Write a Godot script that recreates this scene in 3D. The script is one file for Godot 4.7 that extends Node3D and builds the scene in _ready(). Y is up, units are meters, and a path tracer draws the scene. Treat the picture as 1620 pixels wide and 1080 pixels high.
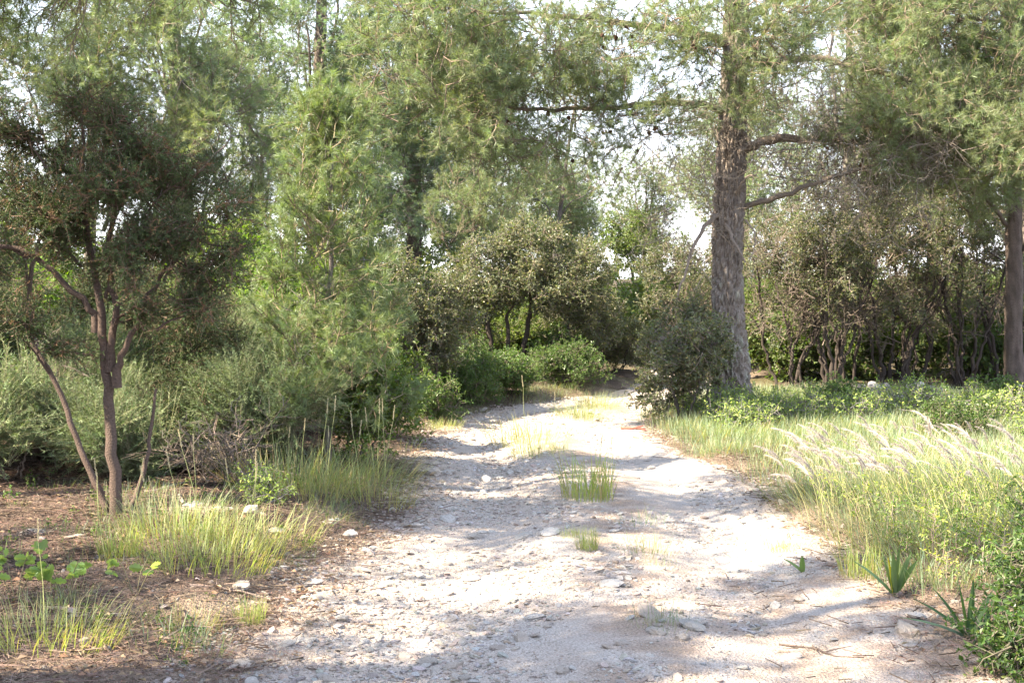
extends Node3D
# A stony forest track between Aleppo pines, junipers and holm oaks. Metres, y up, the eye stands at (0, 1.5, 0) and looks along -z.

var rng := RandomNumberGenerator.new()
var na := FastNoiseLite.new()      # broad
var nb := FastNoiseLite.new()      # fine
var nc := FastNoiseLite.new()      # crown gaps
var mats := {}
var taken := {}

# ---------------------------------------------------------------- mesh collecting
class Geo:
	var v := PackedVector3Array()
	var n := PackedVector3Array()
	var c := PackedColorArray()
	var ix := PackedInt32Array()
	func tri(a: Vector3, b: Vector3, d: Vector3, col: Color) -> void:
		var k := v.size()
		v.push_back(a); v.push_back(b); v.push_back(d)
		c.push_back(col); c.push_back(col); c.push_back(col)
		ix.push_back(k); ix.push_back(k + 1); ix.push_back(k + 2)
	func quad(a: Vector3, b: Vector3, d: Vector3, e: Vector3, col: Color, col2: Color) -> void:
		var k := v.size()
		v.push_back(a); v.push_back(b); v.push_back(d); v.push_back(e)
		c.push_back(col); c.push_back(col); c.push_back(col2); c.push_back(col2)
		ix.push_back(k); ix.push_back(k + 1); ix.push_back(k + 2); ix.push_back(k); ix.push_back(k + 2); ix.push_back(k + 3)
	# a tapered tube along points, with smooth normals
	func tube(p: PackedVector3Array, r0: float, r1: float, sides: int, col: Color, power := 1.0) -> void:
		var m := p.size()
		var k := v.size()
		var side := Vector3.ZERO
		for i in m:
			var d: Vector3 = (p[mini(i + 1, m - 1)] - p[maxi(i - 1, 0)]).normalized()
			if i == 0:
				side = d.cross(Vector3.UP if absf(d.y) < 0.9 else Vector3.RIGHT).normalized()
			else:
				side = (side - d * side.dot(d)).normalized()
			var up := d.cross(side)
			var r := lerpf(r0, r1, pow(float(i) / (m - 1), power))
			for s in sides:
				var a := TAU * s / sides
				var o := side * cos(a) + up * sin(a)
				v.push_back(p[i] + o * r); n.push_back(o); c.push_back(col)
		for i in m - 1:
			for s in sides:
				var a := k + i * sides + s
				var b := k + i * sides + (s + 1) % sides
				ix.push_back(a); ix.push_back(a + sides); ix.push_back(b)
				ix.push_back(b); ix.push_back(a + sides); ix.push_back(b + sides)
	func add_to(m: ArrayMesh, mat: Material) -> void:
		if v.is_empty(): return
		var a := []
		a.resize(Mesh.ARRAY_MAX)
		a[Mesh.ARRAY_VERTEX] = v
		if n.size() == v.size(): a[Mesh.ARRAY_NORMAL] = n
		a[Mesh.ARRAY_COLOR] = c
		a[Mesh.ARRAY_INDEX] = ix
		m.add_surface_from_arrays(Mesh.PRIMITIVE_TRIANGLES, a)
		m.surface_set_material(m.get_surface_count() - 1, mat)
	func mesh(mat: Material) -> ArrayMesh:
		var m := ArrayMesh.new()
		add_to(m, mat)
		return m

# ---------------------------------------------------------------- naming
func numbered(called: String) -> String:
	var k: int = taken.get(called, 0)
	taken[called] = k + 1
	return called if k == 0 else "%s_%03d" % [called, k]

func meta(o: Node, label: String, category: String, group := "") -> void:
	o.set_meta("label", label); o.set_meta("category", category)
	if group: o.set_meta("group", group)

func thing(called: String, label: String, category: String, at: Vector3, group := "") -> Node3D:
	var o := Node3D.new()
	o.name = numbered(called)
	add_child(o)
	o.position = at
	meta(o, label, category, group)
	return o

func part(called: String, m: Mesh, parent: Node) -> MeshInstance3D:
	var o := MeshInstance3D.new()
	o.name = called
	o.mesh = m
	parent.add_child(o, true)
	return o

func solo(called: String, m: Mesh, label: String, category: String, at: Transform3D, group := "") -> MeshInstance3D:
	var o := MeshInstance3D.new()
	o.name = numbered(called)
	o.mesh = m
	add_child(o)
	o.transform = at
	meta(o, label, category, group)
	return o

func many(called: String, m: Mesh, at: Array, cols: PackedColorArray, parent: Node) -> MultiMeshInstance3D:
	var mm := MultiMesh.new()
	mm.transform_format = MultiMesh.TRANSFORM_3D
	mm.use_colors = cols.size() > 0
	mm.mesh = m
	mm.instance_count = at.size()
	for i in at.size():
		mm.set_instance_transform(i, at[i])
		if cols.size() > 0: mm.set_instance_color(i, cols[i])
	var o := MultiMeshInstance3D.new()
	o.name = called
	o.multimesh = mm
	o.set_meta("kind", "stuff")
	parent.add_child(o, true)
	return o

# ---------------------------------------------------------------- small maths
func rv() -> Vector3:
	return Vector3(rng.randf_range(-1, 1), rng.randf_range(-1, 1), rng.randf_range(-1, 1))

func ball() -> Vector3:
	var p := rv()
	while p.length_squared() > 1.0: p = rv()
	return p

func aim(d: Vector3, roll: float, s: float, at: Vector3) -> Transform3D:   # local +y along d
	var y := d.normalized()
	var x := y.cross(Vector3.FORWARD if absf(y.z) < 0.9 else Vector3.RIGHT).normalized()
	x = x.rotated(y, roll)
	return Transform3D(Basis(x * s, y * s, x.cross(y) * s), at)

func stand(at: Vector3, turn: float, s: float, tilt := 0.0) -> Transform3D:
	var b := Basis(Vector3.UP, turn)
	if tilt != 0.0: b = Basis(Vector3(cos(turn), 0, sin(turn)), tilt) * b
	return Transform3D(b.scaled(Vector3(s, s, s)), at)

func curve(p: Array, per := 5, wob := 0.0) -> PackedVector3Array:   # smooth line through points
	var q := PackedVector3Array()
	for i in p.size() - 1:
		var a: Vector3 = p[maxi(i - 1, 0)]
		var b: Vector3 = p[i]
		var d: Vector3 = p[i + 1]
		var e: Vector3 = p[mini(i + 2, p.size() - 1)]
		for k in per:
			var w := rv() * wob if (i > 0 or k > 0) else Vector3.ZERO
			q.push_back(b.cubic_interpolate(d, a, e, float(k) / per) + w)
	q.push_back(p[p.size() - 1])
	return q

func tint(c: Color, spread: float) -> Color:
	var k := 1.0 + rng.randf_range(-spread, spread)
	return Color(c.r * k * (1.0 + rng.randf_range(-0.4, 0.4) * spread), c.g * k, c.b * k * (1.0 + rng.randf_range(-0.4, 0.4) * spread))

# ---------------------------------------------------------------- terrain
const TRACK := [[4.0, 0.45, 1.55], [-4.5, 0.38, 1.52], [-6.0, 0.42, 1.45], [-7.8, 0.55, 1.3], [-8.8, 0.55, 1.34], [-10.2, 0.36, 1.2], [-11.5, 0.28, 1.1], [-12.8, 0.42, 1.05], [-13.8, 0.8, 0.98], [-14.8, 1.5, 0.85], [-16.0, 2.2, 0.75], [-18.0, 2.8, 0.7], [-21.0, 3.1, 0.7], [-26.0, 3.2, 0.7]]

func track(z: float) -> Vector2:   # centre and half width
	for i in TRACK.size() - 1:
		if z <= TRACK[i][0] and z > TRACK[i + 1][0]:
			var t: float = (z - TRACK[i][0]) / (TRACK[i + 1][0] - TRACK[i][0])
			t = t * t * (3.0 - 2.0 * t) * 0.5 + t * 0.5
			return Vector2(lerpf(TRACK[i][1], TRACK[i + 1][1], t), lerpf(TRACK[i][2], TRACK[i + 1][2], t))
	return Vector2(0.45, 1.55) if z > 0.0 else Vector2(40.0 , 0.3)

func edge(x: float, z: float) -> float:   # under 1 on the track
	var c := track(z)
	return absf(x - c.x) / c.y + 0.10 * na.get_noise_2d(x * 1.6, z * 1.6) + 0.05 * na.get_noise_2d(x * 7.0 + 50.0, z * 7.0)

func track_height(x: float, z: float) -> float:
	var c := track(z)
	var u := (x - c.x) / c.y
	var rut := exp(-pow((absf(u) - 0.52) / 0.24, 2.0))
	return -0.055 * rut - 0.02 + 0.016 * na.get_noise_2d(x * 0.9, z * 0.9 + 30.0) + 0.008 * nb.get_noise_2d(x * 2.0, z * 2.0) + 0.007 * nb.get_noise_2d(x * 7.0, z * 7.0)

func bank_height(x: float, z: float, e: float) -> float:
	var c := track(z)
	var rise := smoothstep(0.95, 1.6, e)
	var far := smoothstep(18.0, 45.0, -z) * 1.2
	return rise * (0.09 if x < c.x else 0.03) + 0.05 * na.get_noise_2d(x * 0.8 + 9.0, z * 0.8) + 0.02 * nb.get_noise_2d(x * 1.8, z * 1.8) * rise + far

func ground_height(x: float, z: float) -> float:
	var e := edge(x, z)
	if e > 1.25: return bank_height(x, z, e)
	var k := smoothstep(0.95, 1.25, e)
	return lerpf(track_height(x, z) - 0.05 * smoothstep(1.04, 0.9, e), bank_height(x, z, e), k)

func surface(x: float, z: float) -> float:
	return maxf(ground_height(x, z), track_height(x, z) - 0.06 * smoothstep(0.93, 1.12, edge(x, z)))

func on(x: float, z: float) -> Vector3:
	return Vector3(x, surface(x, z), z)

# ---------------------------------------------------------------- materials
func noise_tex(freq: float, lo: Color, hi: Color, size := 512, sd := 3, kind := FastNoiseLite.TYPE_SIMPLEX_SMOOTH, oct := 5) -> NoiseTexture2D:
	var f := FastNoiseLite.new()
	f.noise_type = kind
	f.seed = sd
	f.frequency = freq
	f.fractal_octaves = oct
	var t := NoiseTexture2D.new()
	t.width = size; t.height = size
	t.seamless = true
	t.noise = f
	var g := Gradient.new()
	g.set_color(0, lo); g.set_color(1, hi)
	t.color_ramp = g
	return t

func leafy(key: String, rough: float, through: Color, spec := 0.4) -> void:
	var m := StandardMaterial3D.new()
	m.resource_name = key
	m.albedo_color = Color.WHITE
	m.vertex_color_use_as_albedo = true
	m.roughness = rough
	m.metallic_specular = spec
	m.cull_mode = BaseMaterial3D.CULL_DISABLED
	m.backlight_enabled = true
	m.backlight = through
	mats[key] = m

func solid(key: String, rough: float, tex: Texture2D = null, bump: Texture2D = null, scale := 1.0, depth := 1.0, world := false) -> StandardMaterial3D:
	var m := StandardMaterial3D.new()
	m.resource_name = key
	m.albedo_color = Color.WHITE
	m.vertex_color_use_as_albedo = true
	m.roughness = rough
	m.metallic_specular = 0.3
	if tex or bump:
		m.uv1_triplanar = true
		m.uv1_world_triplanar = world
		m.uv1_scale = Vector3.ONE * scale
	if tex: m.albedo_texture = tex
	if bump:
		m.heightmap_enabled = true
		m.heightmap_texture = bump
		m.heightmap_scale = depth
	mats[key] = m
	return m

func make_materials() -> void:
	leafy("needle", 0.45, Color(0.95, 0.97, 0.6), 0.5)
	leafy("scale_leaf", 0.6, Color(0.7, 0.75, 0.4))
	leafy("oak_leaf", 0.42, Color(0.85, 0.95, 0.4), 0.5)
	leafy("soft_leaf", 0.5, Color(0.95, 1.0, 0.45))
	leafy("blade", 0.5, Color(0.95, 1.0, 0.5))
	leafy("plume", 0.8, Color(0.9, 0.88, 0.85), 0.2)
	leafy("litter", 0.8, Color(0.4, 0.3, 0.25), 0.2)
	var grain := noise_tex(0.02, Color(0.72, 0.72, 0.72), Color(1, 1, 1), 512, 11)
	var rough := noise_tex(0.03, Color(0, 0, 0), Color(1, 1, 1), 512, 12)
	solid("wood", 0.9, grain, rough, 6.0, 0.6)
	solid("bark", 0.92, noise_tex(0.05, Color(0.68, 0.66, 0.64), Color(1, 1, 1), 512, 13), rough, 3.0, 0.8)
	solid("ground", 0.95, noise_tex(0.04, Color(0.55, 0.52, 0.5), Color(1, 1, 1), 1024, 21), noise_tex(0.06, Color(0, 0, 0), Color(1, 1, 1), 1024, 22), 0.9, 2.0, true)
	solid("track", 0.92, noise_tex(0.05, Color(0.72, 0.70, 0.68), Color(1, 1, 1), 1024, 23), noise_tex(0.05, Color(0, 0, 0), Color(1, 1, 1), 1024, 24, FastNoiseLite.TYPE_CELLULAR, 3), 1.3, 1.4, true)
	solid("stone", 0.85, noise_tex(0.02, Color(0.74, 0.73, 0.72), Color(1, 1, 1), 512, 25), rough, 5.0, 0.35)
	solid("plain", 0.85)

# ---------------------------------------------------------------- foliage prototypes: each grows from the origin along +y
var BROWN := Color(0.13, 0.095, 0.07)

func pine_spray(sd: int, twigs: int, needles: int, w: float, length: float, cones: int) -> ArrayMesh:
	rng.seed = sd
	var leaf := Geo.new()
	var wood := Geo.new()
	var main := PackedVector3Array([Vector3.ZERO, Vector3(rng.randf_range(-0.03, 0.03), length * 0.5, rng.randf_range(-0.03, 0.03)), Vector3(rng.randf_range(-0.06, 0.06), length, rng.randf_range(-0.06, 0.06))])
	wood.tube(main, 0.006, 0.0025, 3, BROWN)
	for t in twigs:
		var f := 0.25 + 0.75 * float(t) / (twigs - 1)
		var base := main[0].lerp(main[1], f * 2.0) if f < 0.5 else main[1].lerp(main[2], f * 2.0 - 1.0)
		var a := 2.4 * t + rng.randf_range(-0.4, 0.4)
		var dir := (Vector3(cos(a), 0, sin(a)) * rng.randf_range(0.6, 1.0) + Vector3.UP * rng.randf_range(0.5, 0.9)).normalized()
		var tl := length * rng.randf_range(0.26, 0.5)
		if t == twigs - 1:
			dir = Vector3.UP
			base = main[2]
			tl = length * 0.3
		var tip := base + dir * tl + Vector3(0, 0.03, 0)
		wood.tube(PackedVector3Array([base, base.lerp(tip, 0.5) + rv() * 0.012, tip]), 0.0035, 0.0015, 3, BROWN)
		var col := tint(Color(0.15, 0.175, 0.09), 0.22)
		for k in needles:
			var g := 0.35 + 0.65 * sqrt(rng.randf())
			var o := base.lerp(tip, g)
			var r := ball()
			r = (r - dir * r.dot(dir)).normalized()
			var nd := (r * rng.randf_range(0.5, 1.0) + dir * rng.randf_range(0.45, 1.0)).normalized()
			var nl := rng.randf_range(0.055, 0.09)
			var sd2 := nd.cross(ball()).normalized() * w * 0.5
			var bend := o + nd * nl * 0.55 + Vector3(0, -0.004, 0)
			leaf.quad(o - sd2, o + sd2, bend + sd2 * 0.8, bend - sd2 * 0.8, col, col)
			leaf.tri(bend - sd2 * 0.8, bend + sd2 * 0.8, o + nd * nl + Vector3(0, -0.01, 0), col)
	for t in cones:
		var p := main[1].lerp(main[2], rng.randf()) + rv() * 0.03
		cone_at(wood, p, (rv() + Vector3.DOWN).normalized(), 0.055)
	var m := ArrayMesh.new()
	leaf.add_to(m, mats.needle)
	wood.add_to(m, mats.plain)
	return m

func cone_at(g: Geo, at: Vector3, d: Vector3, h: float) -> void:
	var pts := PackedVector3Array()
	for i in 5: pts.push_back(at + d * h * i / 4.0)
	var k := g.v.size()
	g.tube(pts, 1.0, 1.0, 6, Color(0.075, 0.045, 0.03))
	var prof := [0.006, 0.02, 0.019, 0.012, 0.002]
	for i in 5:
		for s in 6:
			g.v[k + i * 6 + s] = pts[i] + g.n[k + i * 6 + s] * float(prof[i]) * (1.15 if (s + i) % 2 else 0.85)

func juniper_spray(sd: int) -> ArrayMesh:
	rng.seed = sd
	var leaf := Geo.new()
	var wood := Geo.new()
	var length := 0.24
	wood.tube(PackedVector3Array([Vector3.ZERO, Vector3(0.01, length, 0.01)]), 0.004, 0.002, 3, Color(0.12, 0.08, 0.06))
	for t in 13:
		var base := Vector3(0.0, length * (0.12 + 0.88 * t / 12.0), 0.0)
		var a := 2.4 * t + rng.randf_range(-0.5, 0.5)
		var dir := (Vector3(cos(a), 0, sin(a)) * rng.randf_range(0.5, 1.1) + Vector3.UP * rng.randf_range(0.3, 0.9)).normalized()
		if t == 12: dir = Vector3.UP
		var tl := rng.randf_range(0.06, 0.13)
		wood.tube(PackedVector3Array([base, base + dir * tl]), 0.002, 0.001, 3, Color(0.12, 0.08, 0.06))
		var col := tint(Color(0.06, 0.085, 0.035), 0.25)
		if rng.randf() < 0.04: col = tint(Color(0.15, 0.085, 0.05), 0.2)
		for k in 26:
			var o := base + dir * tl * rng.randf_range(0.1, 1.0)
			var r := ball()
			r = (r - dir * r.dot(dir)).normalized()
			var nd := (r + dir * rng.randf_range(0.2, 0.9)).normalized()
			var nl := rng.randf_range(0.012, 0.021)
			var s2 := nd.cross(ball()).normalized() * 0.0022
			leaf.tri(o - s2, o + s2, o + nd * nl, col)
	var m := ArrayMesh.new()
	leaf.add_to(m, mats.scale_leaf)
	wood.add_to(m, mats.plain)
	return m

func leaf_at(g: Geo, o: Vector3, d: Vector3, up: Vector3, l: float, w: float, col: Color) -> void:
	var s := d.cross(up).normalized()
	var nrm := s.cross(d).normalized()
	var mid := o + d * l * 0.5
	var tip := o + d * l - nrm * l * 0.12
	var a := mid + s * w * 0.5 + nrm * w * 0.22
	var b := mid - s * w * 0.5 + nrm * w * 0.22
	g.tri(o, a, tip, col)
	g.tri(o, tip, b, col)

func leaf_spray(sd: int, count: int, l: float, ratio: float, length: float, base_col: Color, key: String, pale := 0.0) -> ArrayMesh:
	rng.seed = sd
	var leaf := Geo.new()
	var wood := Geo.new()
	var bark := Color(0.12, 0.1, 0.085)
	var tips := []
	wood.tube(PackedVector3Array([Vector3.ZERO, Vector3(rv().x * 0.03, length * 0.5, rv().x * 0.03), Vector3(0, length, 0)]), 0.004, 0.0015, 3, bark)
	tips.append([Vector3(0, length * 0.3, 0), Vector3(0, length, 0)])
	for t in 5:
		var base := Vector3(0, length * (0.15 + 0.15 * t), 0)
		var a := 2.4 * t + rng.randf_range(-0.5, 0.5)
		var tip := base + (Vector3(cos(a), 0, sin(a)) * 0.8 + Vector3.UP * rng.randf_range(0.3, 0.8)) * length * rng.randf_range(0.35, 0.6)
		wood.tube(PackedVector3Array([base, tip]), 0.0022, 0.001, 3, bark)
		tips.append([base, tip])
	for k in count:
		var tw: Array = tips[k % tips.size()]
		var f := sqrt(rng.randf())
		var o: Vector3 = tw[0].lerp(tw[1], f)
		var dir: Vector3 = (tw[1] - tw[0]).normalized()
		var d := (dir * rng.randf_range(0.1, 0.7) + ball().normalized() + Vector3(0, 0.1, 0)).normalized()
		var col := tint(base_col, 0.25)
		if rng.randf() < pale: col = tint(Color(base_col.r * 2.1, base_col.g * 1.7, base_col.b * 1.6), 0.2)
		var ll := l * rng.randf_range(0.6, 1.15)
		leaf_at(leaf, o, d, (Vector3.UP + ball() * 0.8).normalized(), ll, ll * ratio, col)
	var m := ArrayMesh.new()
	leaf.add_to(m, mats[key])
	wood.add_to(m, mats.plain)
	return m

func heath_spray(sd: int) -> ArrayMesh:   # thin upright stems with narrow leaves
	rng.seed = sd
	var leaf := Geo.new()
	var wood := Geo.new()
	for t in 9:
		var d := (Vector3.UP + rv() * 0.45).normalized()
		var l := rng.randf_range(0.22, 0.42)
		var b := rv() * 0.02
		wood.tube(PackedVector3Array([b, b + d * l * 0.5 + rv() * 0.02, b + d * l]), 0.002, 0.0008, 3, Color(0.11, 0.105, 0.065))
		var col := tint(Color(0.115, 0.14, 0.07), 0.25)
		for k in 34:
			var o := b + d * l * rng.randf_range(0.25, 1.0)
			var r := ball()
			r = (r - d * r.dot(d)).normalized()
			var nd := (r + d * rng.randf_range(0.4, 1.2)).normalized()
			var s2 := nd.cross(ball()).normalized() * 0.0018
			leaf.tri(o - s2, o + s2, o + nd * rng.randf_range(0.02, 0.035), col)
	var m := ArrayMesh.new()
	leaf.add_to(m, mats.scale_leaf)
	wood.add_to(m, mats.plain)
	return m

func twig_spray(sd: int, col: Color, length := 0.5) -> ArrayMesh:   # bare dead twigs
	rng.seed = sd
	var g := Geo.new()
	var main := PackedVector3Array([Vector3.ZERO, Vector3(0.02, length * 0.5, -0.02), Vector3(-0.02, length, 0.03)])
	g.tube(main, 0.006, 0.0025, 3, col)
	for t in 8:
		var base := main[0].lerp(main[2], 0.15 + 0.1 * t)
		var a := 2.4 * t + rng.randf()
		var d := (Vector3(cos(a), 0, sin(a)) + Vector3.UP * rng.randf_range(0.2, 0.9)).normalized()
		var l := length * rng.randf_range(0.25, 0.55)
		var tip := base + d * l
		g.tube(PackedVector3Array([base, base.lerp(tip, 0.5) + rv() * 0.03, tip]), 0.0035, 0.0015, 3, tint(col, 0.2))
		for k in 3:
			var o := base.lerp(tip, 0.3 + 0.22 * k)
			g.tube(PackedVector3Array([o, o + (d + rv() * 0.9).normalized() * l * 0.4]), 0.0022, 0.001, 3, tint(col, 0.2))
	return g.mesh(mats.plain)

# ---------------------------------------------------------------- grass
func blade(g: Geo, o: Vector3, d: Vector3, l: float, w: float, droop: Vector3, c0: Color, c1: Color) -> void:
	var s := d.cross(droop + Vector3(0.01, 0, 0.02)).normalized() * w * 0.5
	var p := PackedVector3Array()
	for k in 4:
		var t := k / 3.0
		p.push_back(o + d * l * t + droop * l * t * t)
	g.quad(p[0] - s * 0.7, p[0] + s * 0.7, p[1] + s, p[1] - s, c0, c0.lerp(c1, 0.4))
	g.quad(p[1] - s, p[1] + s, p[2] + s * 0.75, p[2] - s * 0.75, c0.lerp(c1, 0.4), c0.lerp(c1, 0.75))
	g.tri(p[2] - s * 0.75, p[2] + s * 0.75, p[3], c1)

func tuft_mesh(sd: int, count: int, l: float, spread: float, lean: Vector3, green: Color, dry: float, w := 0.004) -> ArrayMesh:
	rng.seed = sd
	var g := Geo.new()
	for k in count:
		var a := rng.randf() * TAU
		var r := sqrt(rng.randf())
		var o := Vector3(cos(a) * 1.25, 0, sin(a)) * r * spread * 0.5
		o.y = -0.02
		var d := (Vector3.UP + Vector3(cos(a), 0, sin(a)) * r * spread * 0.9 + rv() * 0.26 + lean).normalized()
		var col := tint(green, 0.22)
		if rng.randf() < dry: col = tint(Color(0.34, 0.29, 0.16), 0.2)
		blade(g, o, d, l * rng.randf_range(0.45, 1.1), w * rng.randf_range(0.7, 1.2), Vector3(d.x * 0.5, -0.22, d.z * 0.5) * rng.randf_range(0.2, 1.3) + lean * 0.3, Color(col.r * 1.1, col.g, col.b), col)
	return g.mesh(mats.blade)

func seed_head(sd: int, l: float, fat: float, lean: Vector3, col: Color) -> ArrayMesh:   # a spike of fine husks along +y, bending to lean
	rng.seed = sd
	var g := Geo.new()
	for k in 150:
		var t := rng.randf()
		var o := Vector3.UP * l * t + lean * l * t * t
		var along := (Vector3.UP + lean * 2.0 * t).normalized()
		var d := (along * 1.1 + ball() * 0.75 + lean * 0.5).normalized()
		var s2 := d.cross(ball()).normalized() * 0.0013
		g.tri(o - s2, o + s2, o + d * fat * rng.randf_range(0.6, 1.3) * (1.0 - 0.5 * t), tint(col, 0.15))
	return g.mesh(mats.plume)

func stalk_mesh(sd: int, l: float, lean: Vector3, col: Color) -> ArrayMesh:
	rng.seed = sd
	var g := Geo.new()
	var p := PackedVector3Array()
	for k in 6:
		var t := k / 5.0
		p.push_back(Vector3.UP * l * t + lean * l * t * t)
	g.tube(p, 0.0022, 0.0012, 3, col)
	return g.mesh(mats.plain)

# ---------------------------------------------------------------- stones
func rock_mesh(sd: int, flat: float, rough: float, detail: int, own := true) -> ArrayMesh:
	rng.seed = sd
	var f := FastNoiseLite.new()
	f.seed = sd
	f.frequency = 0.9
	var g := Geo.new()
	var cuts := []
	var tone := rng.randf_range(0.85, 1.1)
	var shade := Color(0.52, 0.49, 0.46).lerp(Color(0.48, 0.39, 0.32), rng.randf() * 0.8)
	shade = Color(shade.r * tone, shade.g * tone, shade.b * tone)
	if not own: shade = Color.WHITE
	for k in 9:
		cuts.append([ball().normalized(), rng.randf_range(0.62, 0.95)])
	var rows := detail
	var cols := detail * 2
	for i in rows + 1:
		for j in cols:
			var th := PI * i / rows
			var ph := TAU * (j + 0.5 * (i % 2)) / cols
			var d := Vector3(sin(th) * cos(ph), cos(th), sin(th) * sin(ph))
			var r := 1.0
			for c in cuts:
				var k: float = d.dot(c[0])
				if k * r > c[1]: r = c[1] / k
			r *= 1.0 + rough * f.get_noise_3dv(d * 1.6)
			g.v.push_back(d * r * Vector3(1, flat, 0.8))
			g.c.push_back(shade)
	for i in rows:
		for j in cols:
			var a := i * cols + j
			var b := i * cols + (j + 1) % cols
			if i > 0: g.ix.append_array([a, b, a + cols])
			if i < rows - 1: g.ix.append_array([b, b + cols, a + cols])
	return g.mesh(mats.stone)

# ---------------------------------------------------------------- trees and shrubs
# lobe: [centre, radii, sprays, where its limb leaves the stem]
func fill_lobe(wood: Geo, at: Array, cols: PackedColorArray, lobe: Array, o: Dictionary) -> void:
	var c: Vector3 = lobe[0]
	var r: Vector3 = lobe[1]
	var n: int = lobe[2]
	var from: Vector3 = lobe[3] if lobe.size() > 3 else Vector3(c.x * 0.2, c.y * 0.5, c.z * 0.2)
	var bark: Color = o.bark
	var limb: PackedVector3Array
	if lobe.size() > 4:
		limb = lobe[4]
	else:
		var d := c - from
		limb = curve([from, from + d * 0.35 + Vector3(0, o.get("rise", 0.08) * d.length(), 0) + rv() * 0.04 * d.length(), from + d * 0.7 + rv() * 0.05 * d.length(), c + (d.normalized() * r * 0.3)], 4, 0.012 * d.length())
		var lr: float = o.get("limb", 0.02) * (0.6 + 0.4 * minf(d.length(), 2.0))
		wood.tube(limb, lr, lr * 0.35, 6, bark)
	var per: int = o.get("per", 5)
	var hubs: int = maxi(2, n / per)
	var gap: float = o.get("gap", 0.1)
	var freq: float = o.get("gap_freq", 1.0)
	var base_col: Color = o.get("col", Color.WHITE)
	var made := []
	for h in hubs:
		var p := Vector3.ZERO
		for tries in 12:
			p = ball()
			p = p.normalized() * pow(p.length(), o.get("shell", 0.6))
			if p.y < -0.3 and rng.randf() < o.get("bare_below", 0.3): continue
			if nc.get_noise_3dv((c + p * r + o.get("origin", Vector3.ZERO)) * freq) > gap - 0.25: break
		var hub := c + p * r
		var s := limb[limb.size() - 1]
		for tries in 5:
			var k := clampi(int(limb.size() * rng.randf_range(o.get("limb_from", 0.45), 1.0)), 0, limb.size() - 1)
			if limb[k].distance_squared_to(hub) < s.distance_squared_to(hub): s = limb[k]
		var thin := 1.0
		for g in mini(made.size(), 40):
			var m: Vector3 = made[made.size() - 1 - g]
			if m.distance_squared_to(hub) < s.distance_squared_to(hub):
				s = m
				thin = 0.7
		made.append(hub)
		var d2 := hub - s
		var sag: float = o.get("sag", 0.06)
		wood.tube(PackedVector3Array([s, s + d2 * 0.35 + rv() * 0.06 * d2.length() + Vector3(0, sag * d2.length(), 0), s + d2 * 0.72 + rv() * 0.05 * d2.length() + Vector3(0, sag * d2.length(), 0), hub]), o.get("twig", 0.007) * thin * (0.6 + d2.length()), 0.0025, 3, tint(bark, 0.15))
		var outward := (p * Vector3(1, 0.7, 1) + d2.normalized() * 0.8).normalized()
		var hub_tint := 1.0 + rng.randf_range(-0.16, 0.16)
		for i in per:
			var q: Vector3 = hub + ball() * o.get("clump", 0.14)
			var d3: Vector3 = (outward * 0.8 + ball() * 0.9 + Vector3(0, o.get("up", 0.25), 0))
			at.append(aim(d3, rng.randf() * TAU, o.get("scale", 1.0) * rng.randf_range(0.75, 1.25), q - d3.normalized() * 0.1))
			var t := hub_tint * (1.0 + rng.randf_range(-0.12, 0.12))
			cols.push_back(Color(base_col.r * t * (1.0 + rng.randf_range(-0.06, 0.06)), base_col.g * t, base_col.b * t))

func stem_tube(wood: Geo, pts: Array, r0: float, r1: float, sides := 8, wob := 0.01, col := Color(0.16, 0.13, 0.11), flare := 0.0) -> PackedVector3Array:
	var p := curve(pts, 6, wob)
	if flare > 0.0:
		wood.tube(PackedVector3Array([p[0] + Vector3(0, -0.12, 0), p[0], p[0].lerp(p[1], 0.5), p[1]]), r0 * (1.0 + flare), r0 * 0.98, sides, col)
	if r0 < 0.07:
		wood.tube(p, r0, r1, sides, col)
		return p
	var fine := curve(pts, 40, 0.0)
	var k := wood.v.size()
	wood.tube(fine, r0, r1, 28, col)
	for i in range(k, wood.v.size()):
		var d := wood.n[i]
		var y := wood.v[i].y
		var f := absf(nb.get_noise_3d(d.x * 2.6 + 3.0, y * 2.6, d.z * 2.6))
		wood.v[i] += d * (r0 * 0.34 * (minf(f * 2.5, 0.7) - 0.4))
		var v := 0.85 + 0.6 * nb.get_noise_3d(d.x * 1.5, y * 5.0, d.z * 1.5 + 20.0)
		wood.c[i] = Color(col.r * v, col.g * v, col.b * v)
	return p

func plant(called: String, label: String, category: String, at: Vector3, stems: Array, lobes: Array, proto: Mesh, o: Dictionary, group := "") -> Node3D:
	rng.seed = hash(label)
	var t := thing(called, label, category, at, group)
	t.scale = Vector3.ONE * o.get("size", 1.0)
	var wood := Geo.new()
	o.origin = at
	var own := 1.0 + rng.randf_range(-0.07, 0.07)   # plants of one kind differ a little
	var kind_col: Color = tones.get(proto, Color.WHITE)
	o.col = Color(kind_col.r * own, kind_col.g * own, kind_col.b * own)
	if not o.has("bark"): o.bark = Color(0.16, 0.13, 0.11)
	for s in stems:
		stem_tube(wood, s[0], s[1], s[2], 8, o.get("wob", 0.012), o.bark, o.get("flare", 0.25))
	var places := []
	var cols := PackedColorArray()
	for l in lobes:
		fill_lobe(wood, places, cols, l, o)
	part("trunk" if o.get("tree", true) else "stem", wood.mesh(mats.wood), t)
	many("crown" if o.get("tree", true) else "foliage", proto, places, cols, t)
	return t

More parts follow.
